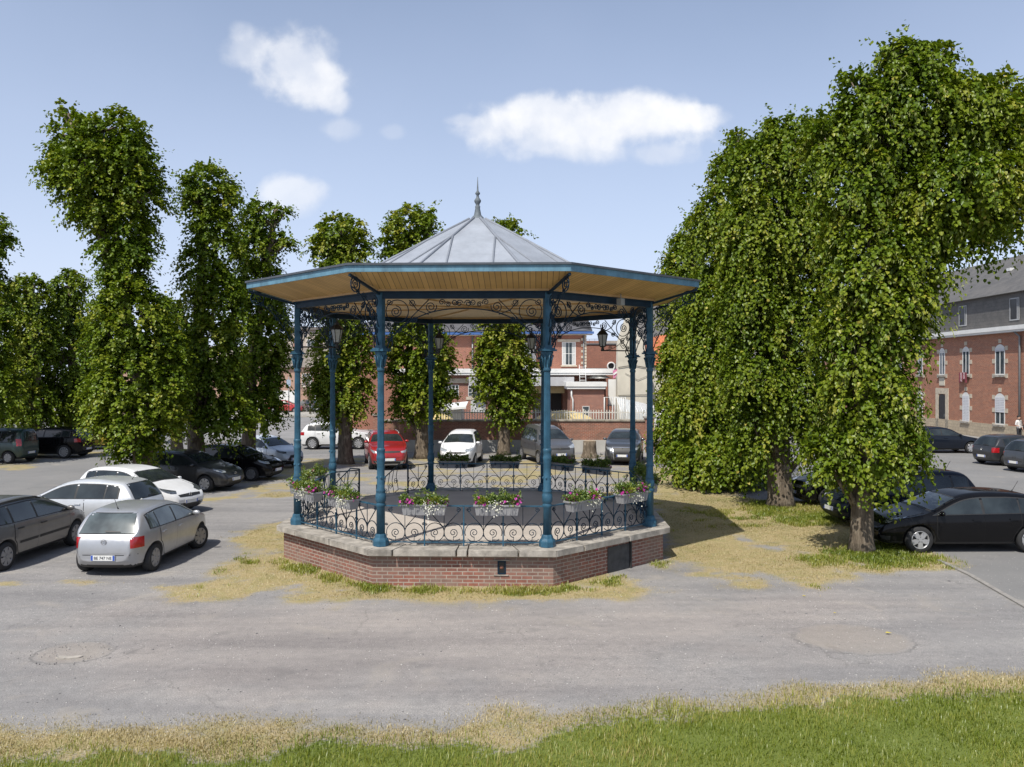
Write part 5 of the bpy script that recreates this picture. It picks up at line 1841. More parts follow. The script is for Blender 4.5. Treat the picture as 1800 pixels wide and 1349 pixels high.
def emblem_mesh(kind, bvh, H, T, root):
    for ang, z in ((0.0, GZ(T) * H), (PI, H * .53)):
        h_ = bvh.ray_cast(Vector((6 * math.cos(ang), 0, z)), Vector((-math.cos(ang), 0, 0)))
        if h_[0] is None: continue
        b = MB(); r = .058
        TB = lambda pts, w=.006: b.tube([(0, q[0], q[1]) for q in pts], w, 4, smooth=False)
        if kind == 'ring_vw':
            TB([(r * math.cos(a), r * math.sin(a)) for a in np.linspace(0, 2 * PI, 21)])
            TB([(-.03, .045), (-.001, .005), (.03, .045)], .005); TB([(-.048, .025), (-.022, -.045), (0, -.005), (.022, -.045), (.048, .025)], .005)
        elif kind == 'diamond':
            TB([(0, .075), (.045, 0), (0, -.075), (-.045, 0), (0, .075)], .010)
        elif kind == 'chevrons':
            for dz in (-.03, .02): TB([(-.075, dz - .02), (0, dz + .03), (.075, dz - .02)], .011)
        elif kind == 'three_diamonds':
            for (cy, cz) in ((0, .03), (-.032, -.022), (.032, -.022)):
                TB([(cy, cz + .03), (cy + .02, cz), (cy, cz - .03), (cy - .02, cz), (cy, cz + .03)], .008)
        elif kind == 'ovals':
            TB([(.07 * math.cos(a), .048 * math.sin(a)) for a in np.linspace(0, 2 * PI, 21)]); TB([(.03 * math.cos(a), .045 * math.sin(a)) for a in np.linspace(0, 2 * PI, 15)], .004); TB([(.055 * math.cos(a), .018 * math.sin(a) + .02) for a in np.linspace(0, 2 * PI, 15)], .004)
        elif kind == 'blitz':
            TB([(r * math.cos(a), r * math.sin(a)) for a in np.linspace(0, 2 * PI, 21)]); TB([(-.08, -.008), (.02, -.008), (-.02, .01), (.08, .01)], .006)
        else:
            TB([(-.02, -.05), (-.035, 0), (-.01, .05), (.03, .045), (.005, .01), (.03, -.045)], .008)
        o = b.build('emblem', CHROME, root, (h_[0].x + math.cos(ang) * .012, 0, z))
        if ang: o.rotation_euler = (0, 0, PI)

SILVER = paint('silver_paint', (.40, .41, .43), .5, .36)
SILVERW = paint('pale_silver_paint', (.60, .615, .63), .4, .34)
GREYB = paint('warm_grey_paint', (.17, .165, .16), .55, .36)
WHITE = paint('white_paint', (.72, .725, .73), 0, .34)
ANTH = paint('anthracite_paint', (.040, .041, .044), .4, .32)
BLACKP = paint('black_paint', (.006, .006, .007), 0, .26, .03)
BLUEBLK = paint('blue_black_paint', (.011, .015, .024), .0, .28, .04)
PALEBL = paint('pale_blue_white_paint', (.55, .60, .66), .2, .32)
GREEN = paint('dark_green_paint', (.012, .038, .034), .1, .34)
YELLOW = paint('yellow_paint', (.42, .30, .03), 0, .36)
REDP = paint('metallic_red_paint', (.36, .018, .020), .3, .30)
REDF = paint('red_paint', (.42, .022, .025), 0, .4)
GREYV = paint('grey_van_paint', (.115, .115, .12), .4, .34)
DGREY = paint('dark_grey_paint', (.075, .080, .088), .5, .32)

# left of the bandstand
car('parked_car', 'silver five door hatchback seen from behind, nearest the bandstand', 'car', 'hatch', (-8.62, 19.78), 88, (3.97, 1.68, 1.43), SILVER, .305, 'cap', GLASS_L, emblem='ring_vw', plate='BE 747 NE', steer=-.30)
car('parked_car', 'grey brown estate car with roof bars, cut by the left edge', 'car', 'mpv', (-11.95, 19.95), 88, (4.42, 1.76, 1.52), GREYB, .315, 'cap', GLASS, strip=True, rails=TRIM, antenna=False, emblem='lion')
c3 = car('parked_car', 'pale silver small estate car with a round white A sticker, facing left', 'car', 'hatch', (-12.0, 23.6), 171, (4.15, 1.75, 1.47), SILVERW, .31, 'cap', GLASS, emblem='lion', two_door=True, plate='high')
car('parked_car', 'white hatchback facing right with black grille and antenna', 'car', 'hatch', (-11.85, 26.7), -20, (4.05, 1.75, 1.44), WHITE, .315, 'ten', GLASS, emblem='diamond', lens=DARKL)
car('parked_car', 'dark grey hatchback in front of the second left tree, bright headlight', 'car', 'hatch', (-12.3, 32.0), -14, (4.0, 1.72, 1.48), ANTH, .31, 'seven', GLASS, emblem='blitz', antenna=False)
car('parked_car', 'black hatchback between dark grey hatchback and pale blue car', 'car', 'hatch', (-11.6, 35.1), -12, (3.95, 1.68, 1.46), BLACKP, .30, 'cap', GLASS, emblem='ring_vw', antenna=False)
car('parked_car', 'small pale blue white city car with big black mouth grille', 'car', 'hatch', (-11.6, 39.9), -30, (3.5, 1.64, 1.47), PALEBL, .29, 'cap', GLASS, emblem='ovals', grille='mouth', lens=DARKL, antenna=False)
car('parked_van', 'dark green panel van cut by the left edge, seen from its tail', 'van', 'van', (-25.9, 41.9), 172, (4.1, 1.7, 1.72), GREEN, .30, 'cap', GLASS, antenna=False, group='parked cars')
car('parked_car', 'black SUV facing left beside the green van', 'car', 'suv', (-24.6, 44.4), 176, (4.5, 1.85, 1.60), BLACKP, .36, 'ten', GLASS, antenna=False)
car('parked_car', 'yellow car half hidden under the leaves of the left background trees', 'car', 'hatch', (-24.3, 49.6), 178, (4.0, 1.72, 1.45), YELLOW, .30, 'cap', GLASS, antenna=False)
# in the rear row, seen through the bandstand
car('parked_car', 'white crossover in profile behind the left rear tree', 'car', 'suv', (-10.3, 49.7), 2, (4.35, 1.8, 1.56), WHITE, .35, 'ten', GLASS, antenna=False, lens=DARKL)
car('parked_car', 'red SUV facing the bandstand, with silver bumper plate and roof bars', 'car', 'suv', (-6.05, 40.0), -76, (4.34, 1.81, 1.69), REDP, .36, 'five', GLASS, rails=SILVERTRIM, skid=SILVERTRIM, grille='slim', antenna=False)
car('parked_car', 'white tall compact car facing the bandstand, with black roof bars', 'car', 'mpv', (-2.45, 40.9), -95, (4.08, 1.73, 1.66), WHITE, .315, 'cap', GLASS, rails=TRIM, emblem='chevrons', antenna=False)
car('parked_van', 'grey passenger van facing the bandstand behind the right front column', 'van', 'van', (1.75, 42.0), -74, (4.4, 1.85, 1.83), GREYV, .33, 'cap', GLASS, emblem='chevrons', antenna=False)
car('parked_car', 'dark grey crossover with chrome edged grille facing the bandstand', 'car', 'suv', (5.65, 42.0), -101, (4.3, 1.78, 1.63), DGREY, .34, 'ten', GLASS, emblem='three_diamonds', grille='big', antenna=False)
# far away on the left
car('parked_car', 'small red estate car in front of the far houses', 'car', 'mpv', (-26.2, 97.2), 0, (4.0, 1.7, 1.5), REDF, .31, 'cap', GLASS, far=True, antenna=False, fog=False)
car('parked_car', 'dark grey car facing out in front of the far houses', 'car', 'suv', (-23.8, 99.0), -60, (4.2, 1.75, 1.5), DGREY, .33, 'cap', GLASS, far=True, antenna=False, fog=False)
# right of the bandstand
car('parked_car', 'shiny black hatchback in profile, nearest on the right, nose behind the tree trunk', 'car', 'hatch', (11.15, 21.15), 181, (4.36, 1.81, 1.45), BLACKP, .325, 'five', GLASS, emblem='diamond', lens=DARKL, strip=False)
car('parked_car', 'blue black family car with sloping tail behind the nearest black hatchback', 'car', 'mpv', (11.35, 24.6), 186, (4.3, 1.82, 1.57), BLUEBLK, .325, 'ten', GLASS, lens=DARKL)
car('parked_car', 'black car mostly hidden behind the two right hand tree trunks', 'car', 'hatch', (11.5, 28.2), 184, (4.2, 1.78, 1.5), BLACKP, .32, 'ten', GLASS, antenna=False)
car('parked_car', 'dark saloon in profile in front of the brick house, facing right', 'car', 'saloon', (24.0, 47.2), 1, (4.7, 1.8, 1.46), BLUEBLK, .32, 'seven', GLASS, antenna=False)
car('parked_car', 'dark hatchback seen from behind near the brick house, red tail lamps', 'car', 'hatch', (24.75, 41.0), 13, (4.2, 1.78, 1.46), ANTH, .32, 'ten', GLASS, antenna=False, emblem='diamond')
car('parked_car', 'grey hatchback cut by the right edge, seen from behind', 'car', 'hatch', (24.4, 37.9), 13, (4.1, 1.75, 1.48), DGREY, .31, 'ten', GLASS, antenna=False)

# chrome line under the windows of the black hatchback, sticker on the silver car
st = MB()
st.lathe([(.075, 0), (.075, .004)], 20)
so_ = st.build('round_sticker', PLATE, c3, (-2.045, .52, .90))
so_.rotation_euler = (0, R(-80), 0)
lt = link('sticker_letter', text_mesh('A', .11, REDL), so_, (0, 0, .006)); lt.rotation_euler = (0, 0, R(-90))
# ------------------------------------------------------------------ walls, fence and buildings
WALLB = brick_mat('garden_wall_brick', (.34, .115, .068), (.21, .075, .052), (.33, .26, .20), .22, .075, .011, (.15, .095, .07), .6)
REDB = brick_mat('red_house_brick', (.34, .118, .072), (.25, .088, .058), (.32, .235, .185), .22, .075, .010, (.22, .10, .075), .45)
REDB2 = brick_mat('annex_brick', (.36, .125, .078), (.23, .085, .06), (.38, .30, .25), .22, .075, .011, (.20, .10, .08), .4)
FRB = brick_mat('long_house_brick', (.42, .145, .078), (.28, .095, .058), (.40, .31, .23), .24, .085, .012, (.24, .12, .085), .45)
PINKB = brick_mat('pink_far_brick', (.42, .24, .17), (.37, .20, .14), (.44, .36, .30), .22, .075, .010, (.36, .25, .19), .4)
STONE = brick_mat('rubble_stone', (.52, .44, .32), (.42, .35, .26), (.34, .29, .22), .42, .22, .016, (.36, .30, .22), .5)
ASHLAR = pmat('pale_ashlar', (.50, .44, .35), .85, 0, .18, 6, bump=.25)
PLASTER = pmat('pale_render', (.56, .52, .43), .9, 0, .14, .8, bump=.12)
GREYR = pmat('grey_cement_base', (.43, .42, .39), .9, 0, .16, 1.1, bump=.15)
WHITEP = pmat('white_boards', (.70, .70, .68), .55, 0, .07, 2)
GREYP = pmat('grey_awning', (.42, .42, .43), .6, 0, .1, 2)
SLATE = brick_mat('slate_tiles', (.105, .105, .112), (.080, .080, .088), (.045, .045, .05), .28, .16, .006, (.14, .135, .13), .4, .6)
SLATEH = brick_mat('grey_slate_cladding', (.120, .117, .113), (.095, .093, .092), (.055, .053, .052), .45, .24, .007, (.15, .14, .13), .5, .7)
ROOFG = brick_mat('brown_grey_tiles', (.235, .205, .175), (.185, .165, .145), (.10, .09, .08), .3, .2, .01, (.26, .22, .18), .5)
ORANGE = brick_mat('orange_tiles', (.52, .165, .065), (.43, .13, .055), (.22, .08, .04), .25, .2, .01)
WIN = glass_mat('window_glass', (.060, .075, .085), .05)
WIND = glass_mat('dark_opening', (.012, .012, .013), .3)
FRAME = pmat('white_window_frame', (.68, .68, .66), .5, 0, .05, 4)
SHUT = pmat('pvc_shutter', (.62, .63, .66), .55, 0, .05, 4)
CURT = pmat('net_curtain', (.46, .47, .46), .9, 0, .15, 9)
PIPE = pmat('grey_zinc_pipe', (.20, .21, .22), .45, .4, .1, 6)
GUTB = pmat('blue_gutter', (.05, .12, .32), .5, 0, .1, 4)
SAND = pmat('yellow_sand_heap', (.60, .47, .22), .95, 0, .2, 3)
FENCEW = pmat('white_fence_paint', (.62, .60, .54), .6, 0, .1, 4)

def wall_window(parent, x0, x1, z0, z1, y, rows=2, cols=2, frame=FRAME, glass=WIN, depth=.12, fw=.05, label=None, sill=None, curtain=False):
    """window in a wall whose face is the plane y (seen from -y): a frame with glazing bars, its pane behind, and a sill"""
    b = MB()
    ya, yb = y - .02, y + .05
    b.box((x0, ya, z0), (x0 + fw, yb, z1)); b.box((x1 - fw, ya, z0), (x1, yb, z1))
    b.box((x0 + fw, ya, z0), (x1 - fw, yb, z0 + fw)); b.box((x0 + fw, ya, z1 - fw), (x1 - fw, yb, z1))
    for i in range(1, cols):
        xm = x0 + (x1 - x0) * i / cols
        b.box((xm - .02, ya + .006, z0 + fw), (xm + .02, yb - .01, z1 - fw))
    for i in range(1, rows):
        zm = z0 + (z1 - z0) * i / rows
        for c in range(cols):
            xa = x0 + (x1 - x0) * c / cols + (fw if c == 0 else .02); xb = x0 + (x1 - x0) * (c + 1) / cols - (fw if c == cols - 1 else .02)
            b.box((xa, ya + .008, zm - .016), (xb, yb - .012, zm + .016))
    w = b.build('window', frame, parent)
    b = MB(); b.box((x0 + fw * .5, y - .004, z0 + fw * .5), (x1 - fw * .5, y + .045, z1 - fw * .5)); b.build('pane', glass, w)
    if curtain:
        b = MB(); xm = (x0 + x1) / 2
        b.box((x0 + fw, y - .010, z0 + fw), (x0 + fw + (x1 - x0) * .24, y - .006, z1 - fw)); b.box((x1 - fw - (x1 - x0) * .24, y - .010, z0 + fw), (x1 - fw, y - .006, z1 - fw))
        b.build('curtain', CURT, w)
    if sill is not None:
        b = MB(); b.box((x0 - .1, y - .10, z0 - .11), (x1 + .1, y + .05, z0 - .004)); b.build('sill', sill, w)
    return w

# ---- garden wall behind the cars
YW = 47.5
gw = thing('garden_wall', 'long low brick garden wall with pale rendered base behind the parked cars', 'wall', (0, YW, 0))
b = MB(); b.box((-7.35, 0, .66), (7.55, .34, 1.70)); b.build('brickwork', WALLB, gw)
b = MB(); b.box((-7.35, -.05, -.1), (7.55, .36, .66)); b.build('base', GREYR, gw)
b = MB()
x = -7.35
while x < 7.5:
    b.box((x + .004, -.07, 1.705 + random.uniform(0, .008)), (min(x + .9, 7.55) - .004, .41, 1.82 + random.uniform(-.01, .01))); x += .9
b.build('coping', pmat('mossy_coping', (.29, .26, .21), .95, 0, .35, 4, bump=.5), gw, bevel=.02)
for (x, h) in ((-7.6, 2.05), (7.8, 1.9)):
    b = MB(); b.box((x - .25, -.12, -.1), (x + .25, .46, h)); b.box((x - .31, -.18, h), (x + .31, .52, h + .09), 1); b.build('pier', [REDB2, COPING], gw)

# ---- white picket fence on top of the bank behind the wall
pf = thing('picket_fence', 'white picket fence standing behind the brick garden wall', 'fence', (0, 49.2, 0))
b = MB()
for z in (1.62, 2.12): b.box((-4.2, -.02, z), (9.5, .02, z + .06))
b.build('fence_rail', FENCEW, pf)
b = MB(); x = -4.2
while x < 9.5:
    b.box((x - .022, -.045, .9), (x + .022, -.022, 2.30)); x += .155
b.build('pickets', FENCEW, pf)
b = MB()
for x in (-4.2, -1.4, 1.4, 4.2, 7.0, 9.5): b.box((x - .05, .021, 0), (x + .05, .11, 2.35))
b.build('fence_post', FENCEW, pf)
# yard behind the wall
b = MB(); b.add([(-7.3, 47.9, 1.1), (14, 47.9, 1.1), (20, 58.0, 1.15), (-7.3, 58.0, 1.15)], [(0, 1, 2, 3)])
b.add([(-7.3, 47.9, 1.1), (14, 47.9, 1.1), (14, 47.9, -.1), (-7.3, 47.9, -.1)], [(3, 2, 1, 0)])
b.add([(-7.3, 47.9, 1.1), (-7.3, 58.0, 1.15), (-7.3, 58.0, -.1), (-7.3, 47.9, -.1)], [(0, 1, 2, 3)])
tag(b.build('yard_ground', pmat('yard_gravel', (.33, .30, .25), .95, 0, .2, 1.5)), kind='structure')
def heap(x, y, rx, ry, h, lab):
    b = MB(); b.sphere((0, 0, 0), (rx, ry, h), 18, 10)
    tag(b.build('sand_heap', SAND, None, (x, y, 1.12)), lab, 'sand heap')
heap(3.1, 50.6, 2.1, .9, 1.10, 'low pale yellow sand heap behind the fence beside the grey van')
heap(-4.6, 50.8, 1.3, .8, .92, 'small yellow sand heap behind the wall left of the middle')

# ---- main red brick building
rb = thing('brick_building', 'two storey red brick building with slate roof and blue gutters', 'building', (0, 68, 0))
def hip_roof(parent, x0, x1, y0, y1, z0, h, mat, ov=.5, name='roof'):
    b = MB()
    xa, xb, ya, yb = x0 - ov, x1 + ov, y0 - ov, y1 + ov
    d = (yb - ya) / 2
    r0, r1 = xa + d, xb - d
    ym = (ya + yb) / 2
    b.add([(xa, ya, z0), (xb, ya, z0), (xb, yb, z0), (xa, yb, z0), (r0, ym, z0 + h), (r1, ym, z0 + h)], [(0, 1, 5, 4), (1, 2, 5), (2, 3, 4, 5), (3, 0, 4), (3, 2, 1, 0)])
    return b.build(name, mat, parent)
b = MB(); b.box((-13.0, 0, -.1), (2.4, 9.5, 7.55)); b.box((2.4, -1.0, -.1), (5.9, 8.5, 7.55)); b.build('wall', REDB, rb)
r_ = hip_roof(rb, -13.0, 2.4, 0, 9.5, 7.86, 2.9, SLATE)
r2 = hip_roof(rb, 1.6, 5.9, -1.0, 8.5, 7.875, 1.75, SLATE)
b = MB(); b.box((-13.55, -.62, 7.62), (1.04, -.48, 7.80)); b.box((1.06, -1.64, 7.64), (6.5, -1.48, 7.82)); b.build('gutter', GUTB, rb)
b = MB(); b.box((1.05, -1.45, 7.555), (6.4, -1.003, 7.63)); b.box((-13.5, -.45, 7.555), (1.03, -.003, 7.61)); b.build('eaves_board', ASHLAR, rb)
def chimney(parent, x, y, w, d, z0, z1, pots=2):
    b = MB(); b.box((x - w / 2, y - d / 2, z0), (x + w / 2, y + d / 2, z1)); b.box((x - w / 2 - .06, y - d / 2 - .06, z1 - .3), (x + w / 2 + .06, y + d / 2 + .06, z1 - .14))
    for i in range(pots): b.lathe([(.13, z1), (.10, z1 + .4)], 8, (x + (i - (pots - 1) / 2) * .34, y, 0))
    return b.build('chimney', REDB2, parent)
chimney(r_, -5.4, 2.2, 1.1, .7, 8.5, 10.9); chimney(r_, 4.35 - 1.9, 4.0, .7, .7, 8.5, 11.0, 1); chimney(r2, 4.75, 3.0, .8, .7, 8.6, 10.45, 1)
wall_window(rb, 4.0, 5.1, 5.15, 7.0, -1.0, 2, 2, sill=ASHLAR, curtain=True)
wall_window(rb, 1.0, 1.95, 4.9, 7.0, 0.0, 2, 2, sill=ASHLAR, curtain=True)
wall_window(rb, -2.5, -1.5, 4.9, 7.0, 0.0, 2, 2, sill=ASHLAR)
b = MB()
b.box((3.65, -1.05, 7.02), (5.45, -.99, 7.22))
for i in range(11):
    w = .42 if i % 2 else .26
    b.box((5.95 - w, -1.06, 5.0 + i * .235), (5.96, -.99, 5.0 + i * .235 + .19))
b.build('quoins', ASHLAR, rb)
b = MB(); b.tube([(-3.2, -.10, 3.0), (-3.2, -.10, 7.6)], .07, 8); b.build('downpipe', PIPE, rb)
b = MB(); b.tube([(5.72, -1.13, 4.7), (5.72, -1.13, 7.6)], .05, 8); b.build('downpipe', PIPE, rb)

# single storey flat roofed annex in front of it
an = thing('flat_annex', 'single storey brick annex with wide white fascia in front of the red building', 'building', (0, 63, 0))
b = MB(); b.box((-8.5, 0, -.1), (1.55, 4.9, 4.35)); b.box((3.9, 1.2, -.1), (7.2, 4.9, 4.35)); b.box((1.55, 2.4, -.1), (3.9, 4.9, 4.35)); b.build('wall', REDB2, an)
b = MB(); b.box((-9.0, -.5, 4.36), (7.55, 4.95, 4.52)); b.box((-9.05, -.56, 4.522), (7.62, 4.98, 4.84)); b.build('flat_roof', WHITEP, an)
b = MB(); b.box((-3.2, -1.0, 3.55), (4.6, -.42, 4.22)); b.build('awning', GREYP, an)
b = MB(); b.box((-9.0, -.1, 3.75), (-3.25, .02, 4.1)); b.build('concrete_lintel', ASHLAR, an)
b = MB(); b.box((1.56, -.05, 3.0), (3.95, .12, 3.5)); b.build('lintel', pmat('yellow_lintel', (.55, .45, .24), .8), an)
b = MB(); b.box((3.05, 2.33, .9), (3.85, 2.42, 2.98)); b.build('door', pmat('dark_door', (.02, .018, .018), .5), an)
b = MB(); b.box((1.7, 2.35, 1.4), (2.9, 2.42, 2.6)); b.build('notice_board', pmat('notice_board_grey', (.30, .31, .32), .7, 0, .5, 12), an)
for (x0, x1) in ((-5.3, -4.0), (-3.3, -1.8), (-1.2, .2)):
    wall_window(an, x0, x1, 2.75, 3.62, 0.0, 3, 5, fw=.04)
wall_window(an, -3.1, -2.0, 1.55, 2.45, 0.0, 2, 3, fw=.04, glass=CURT)
b = MB(); b.box((-3.45, -.05, 2.5), (-1.6, .0, 2.72)); b.build('stone_band', ASHLAR, an)
b = MB(); b.tube([(4.05, .9, 4.3), (4.05, .9, 3.4), (4.6, .9, 3.0), (4.6, .9, 1.0)], .07, 7); b.build('downpipe', WHITEP, an)

# second annex, nearer
a2 = thing('low_brick_shed', 'low brick outbuilding with white parapet boards and a downpipe', 'building', (0, 59.5, 0))
b = MB(); b.box((4.15, 0, -.1), (6.55, 3.3, 3.36)); b.build('wall', REDB2, a2)
b = MB(); b.box((3.9, -.25, 3.37), (6.62, 3.35, 3.55)); b.box((3.82, -.32, 3.552), (6.7, 3.4, 3.86)); b.build('parapet', WHITEP, a2)
wall_window(a2, 5.0, 5.5, 1.35, 2.15, 0.0, 2, 1, fw=.04, sill=ASHLAR)
b = MB(); b.tube([(4.22, -.1, 3.3), (4.22, -.1, 2.9), (4.32, -.1, 2.6), (4.32, -.1, .9)], .06, 7); b.build('downpipe', WHITEP, a2)
ld = thing('roof_ladder', 'white ladder standing on the flat roof of the low outbuilding', 'ladder', (5.15, 61.0, 3.86))
b = MB()
for s in (-1, 1): b.tube([(s * .22, -.15, 0), (s * .22, .35, 1.25)], .025, 6)
b.build('stile', WHITEP, ld)
b = MB()
for i in range(5): b.tube([(-.22, -.12 + .1 * i, .12 + .24 * i), (.22, -.12 + .1 * i, .12 + .24 * i)], .018, 6)
b.build('rung', WHITEP, ld)
pa = thing('garden_parasol', 'pale garden parasol open behind the low outbuilding', 'parasol', (6.6, 63.4, 0))
b = MB()
vs = [(0, 0, 4.55)] + [(.95 * math.cos(2 * PI * k / 8), .95 * math.sin(2 * PI * k / 8), 4.12) for k in range(8)]
b.add(vs, [(0, 1 + k, 1 + (k + 1) % 8) for k in range(8)]); b.build('canopy', pmat('parasol_cloth', (.60, .60, .57), .9), pa)
b = MB(); b.tube([(0, 0, -.05), (0, 0, 4.6)], .03, 6); b.build('pole', PIPE, pa)
wp = thing('white_panel', 'tall plain white panel beside the pale gable', 'panel', (7.45, 61, 0))
b = MB(); b.box((-.42, 0, 2.2), (.42, .12, 4.05)); b.build('board', WHITEP, wp)
b = MB(); b.box((-.45, .125, -.05), (-.37, .2, 4.0)); b.box((.37, .125, -.05), (.45, .2, 4.0)); b.box((-.5, -.02, 2.10), (.5, .12, 2.19), 0); b.build('support', PIPE, wp)
fl = thing('pink_flag', 'small pink and white flag hanging from the pale gable', 'flag', (7.25, 60.2, 4.05))
b = MB(); b.add([(0, 0, .62), (.10, .03, .66), (.34, -.02, .80), (.44, .02, .72), (.30, 0, .34), (.18, .04, .12), (.02, 0, .05)], [(0, 1, 2, 3, 4, 5, 6)]); b.add([(.02, -.012, .42), (.30, -.014, .60), (.30, -.014, .45), (.05, -.012, .28)], [(0, 1, 2, 3)], 1)
b.build('cloth', [pmat('pink_cloth', (.62, .22, .36), .85), WHITEP], fl)
b = MB(); b.tube([(0, .05, 0), (.45, .05, .85)], .015, 5); b.build('staff', PIPE, fl)
# raised white gate frame and glazed lean-to by the fence
gf = thing('metal_gate_frame', 'white tubular gate frame behind the fence, left of the lean-to', 'gate', (6.35, 52.5, 1.1))
b = MB()
for (x0, x1) in ((-.55, -.05), (.12, .75)):
    b.tube([(x0, 0, 0), (x0, 0, 1.85), (x1, 0, 1.85), (x1, 0, 0)], .045, 6)
b.build('frame', WHITEP, gf)
b = MB()
for x in (.25, .38, .51, .64): b.tube([(x, 0, .1), (x, 0, 1.8)], .018, 5)
b.build('bars', WHITEP, gf)
lt_ = thing('glazed_lean_to', 'low glazed lean-to with white ribs beside the pale gable', 'lean-to', (8.6, 54.5, 1.1))
b = MB(); b.add([(-1.5, 0, .9), (3.0, 0, .35), (3.0, 2.5, .75), (-1.5, 2.5, 1.75)], [(0, 1, 2, 3)]); b.add([(-1.5, 0, 0), (3.0, 0, 0), (3.0, 0, .35), (-1.5, 0, .9)], [(0, 1, 2, 3)]); b.build('panes', pmat('frosted_pane', (.50, .52, .52), .25), lt_)
b = MB()
for i in range(13):
    t = i / 12.0
    x = -1.5 + 4.5 * t
    b.tube([(x, -.03, 0), (x, -.03, .9 - .55 * t), (x, 2.5, 1.77 - 1.0 * t)], .03, 5)
b.build('rib', WHITEP, lt_)
# ---- brick block farther back
bb = thing('brick_block', 'plain red brick block with flat roof and a round window', 'building', (0, 84, 0))
b = MB(); b.box((6.6, 0, -.1), (14.0, 9, 7.45)); b.box((6.6, 2.0, 7.45), (9.6, 9, 7.9)); b.build('wall', REDB, bb)
b = MB(); b.box((6.5, -.08, 4.9 + .02), (12.0, .0, 5.06)); b.box((6.5, -.10, 7.452), (14.1, 1.9, 7.55)); b.build('band', PIPE, bb)
b = MB(); n = 20
b.tube([(9.95 + .36 * math.cos(a), -.03, 5.27 + .36 * math.sin(a)) for a in np.linspace(0, 2 * PI, n, endpoint=False)], .08, 6, closed=True); rw_ = b.build('round_window', WHITEP, bb)
b = MB(); b.add([(9.95 + .34 * math.cos(2 * PI * k / n), -.012, 5.27 + .34 * math.sin(2 * PI * k / n)) for k in range(n)], [tuple(range(n))]); b.build('pane', WIND, rw_)
b = MB()
for i in range(6): b.tube([(6.7 + i * .55, .4, 7.55), (6.7 + i * .55, .4, 8.0)], .02, 5)
b.tube([(6.7, .4, 8.0), (9.5, .4, 8.0)], .02, 5); b.build('roof_rail', PIPE, bb)
g2 = thing('tiled_house', 'old house roof of brown tiles between brick block and pale gable', 'building', (0, 92, 0))
b = MB(); b.box((8.6, 0, -.1), (15.5, 7, 5.6)); b.build('wall', PINKB, g2)
b = MB(); b.add([(8.3, -.4, 5.5), (15.8, -.4, 5.5), (15.8, 3.5, 8.3), (8.3, 3.5, 8.3), (8.3, 7.4, 5.5), (15.8, 7.4, 5.5)], [(0, 1, 2, 3), (3, 2, 5, 4)]); b.build('roof', ROOFG, g2)
# ---- pale old building with buttress like gable and orange roof
pb = thing('pale_gable_house', 'tall pale rendered gable end with stepped narrow top', 'building', (0, 60, 0))
b = MB()
prof = [(7.55, -.1), (10.1, -.1), (9.75, 4.5), (9.45, 6.9), (9.15, 7.2), (8.9, 8.05), (8.55, 8.62), (8.25, 8.62), (8.0, 7.95), (7.75, 7.2), (7.60, 6.6), (7.55, 4.5)]
n = len(prof)
b.add([(x, 0, z) for x, z in prof] + [(x, .9, z) for x, z in prof], [tuple(range(n)), tuple(reversed(range(n, 2 * n)))] + [(n + i, n + (i + 1) % n, (i + 1) % n, i) for i in range(n)])
b.build('gable_wall', PLASTER, pb)
b = MB()
b.tube([(7.6, -.06, 4.9), (8.6, -.06, 5.05), (9.6, -.06, 4.9)], .025, 5); b.tube([(7.6, -.06, 2.9), (9.9, -.06, 2.95)], .02, 5); b.tube([(8.1, -.06, 4.5), (9.0, -.06, 4.0), (9.7, -.06, 4.3)], .015, 4)
b.build('cable', TRIM, pb)
ph_ = thing('orange_roof_house', 'pale house with orange tiled roof right of the pale gable', 'building', (0, 62, 0))
b = MB(); b.box((9.4, 0, -.1), (12.6, 6, 4.9)); b.build('wall', PLASTER, ph_)
b = MB(); b.add([(9.3, -.2, 5.0), (10.6, -.2, 5.0), (12.8, 1.4, 7.4), (11.3, 1.6, 7.4)], [(0, 1, 2, 3)]); b.add([(9.3, -.2, 5.0), (11.3, 1.6, 7.4), (11.3, 6, 7.4), (9.3, 6, 5.0)], [(0, 1, 2, 3)]); b.add([(10.6, -.2, 5.0), (12.8, 1.4, 7.4), (12.8, 6, 7.4), (12.8, 6, 4.9), (12.8, -.2, 4.9)], [(0, 1, 2, 3, 4)])
b.build('roof', ORANGE, ph_)
for (x, z) in ((9.8, 4.0), (10.9, 4.05), (9.55, 2.35), (10.15, 2.3), (10.75, 2.25), (11.4, 2.2)):
    b = MB(); b.box((x - .12, -.02, z - .28), (x + .12, .03, z + .22)); b.build('window', WIND, ph_)
ch = thing('slate_chapel', 'big grey slate roof of an old chapel behind the pale houses', 'building', (0, 72, 0))
b = MB(); b.box((10.4, 0, -.1), (24, 9, 5.4)); b.build('wall', PLASTER, ch)
b = MB(); b.add([(10.0, -.5, 5.2), (24.4, -.5, 5.2), (24.4, 4.5, 11.2), (11.2, 4.5, 11.2), (10.0, 9.5, 5.2), (24.4, 9.5, 5.2)], [(0, 1, 2, 3), (3, 2, 5, 4), (0, 3, 4)]); b.build('roof', SLATEH, ch)
b = MB()
for x in (13.0, 15.5, 18.0):
    b.box((x - .35, -.03, 3.0), (x + .35, .03, 4.1)); b.lathe([(.35, -.03), (.35, .03)], 16, (0, 0, 0)) if False else None
b.build('window', WIND, ch)

# ---- long brick house on the right --------------------------------------
XR = 33.4
lh = thing('long_brick_house', 'long red brick house with slate upper storey and white cornice on the right', 'building', (XR, 0, 0))
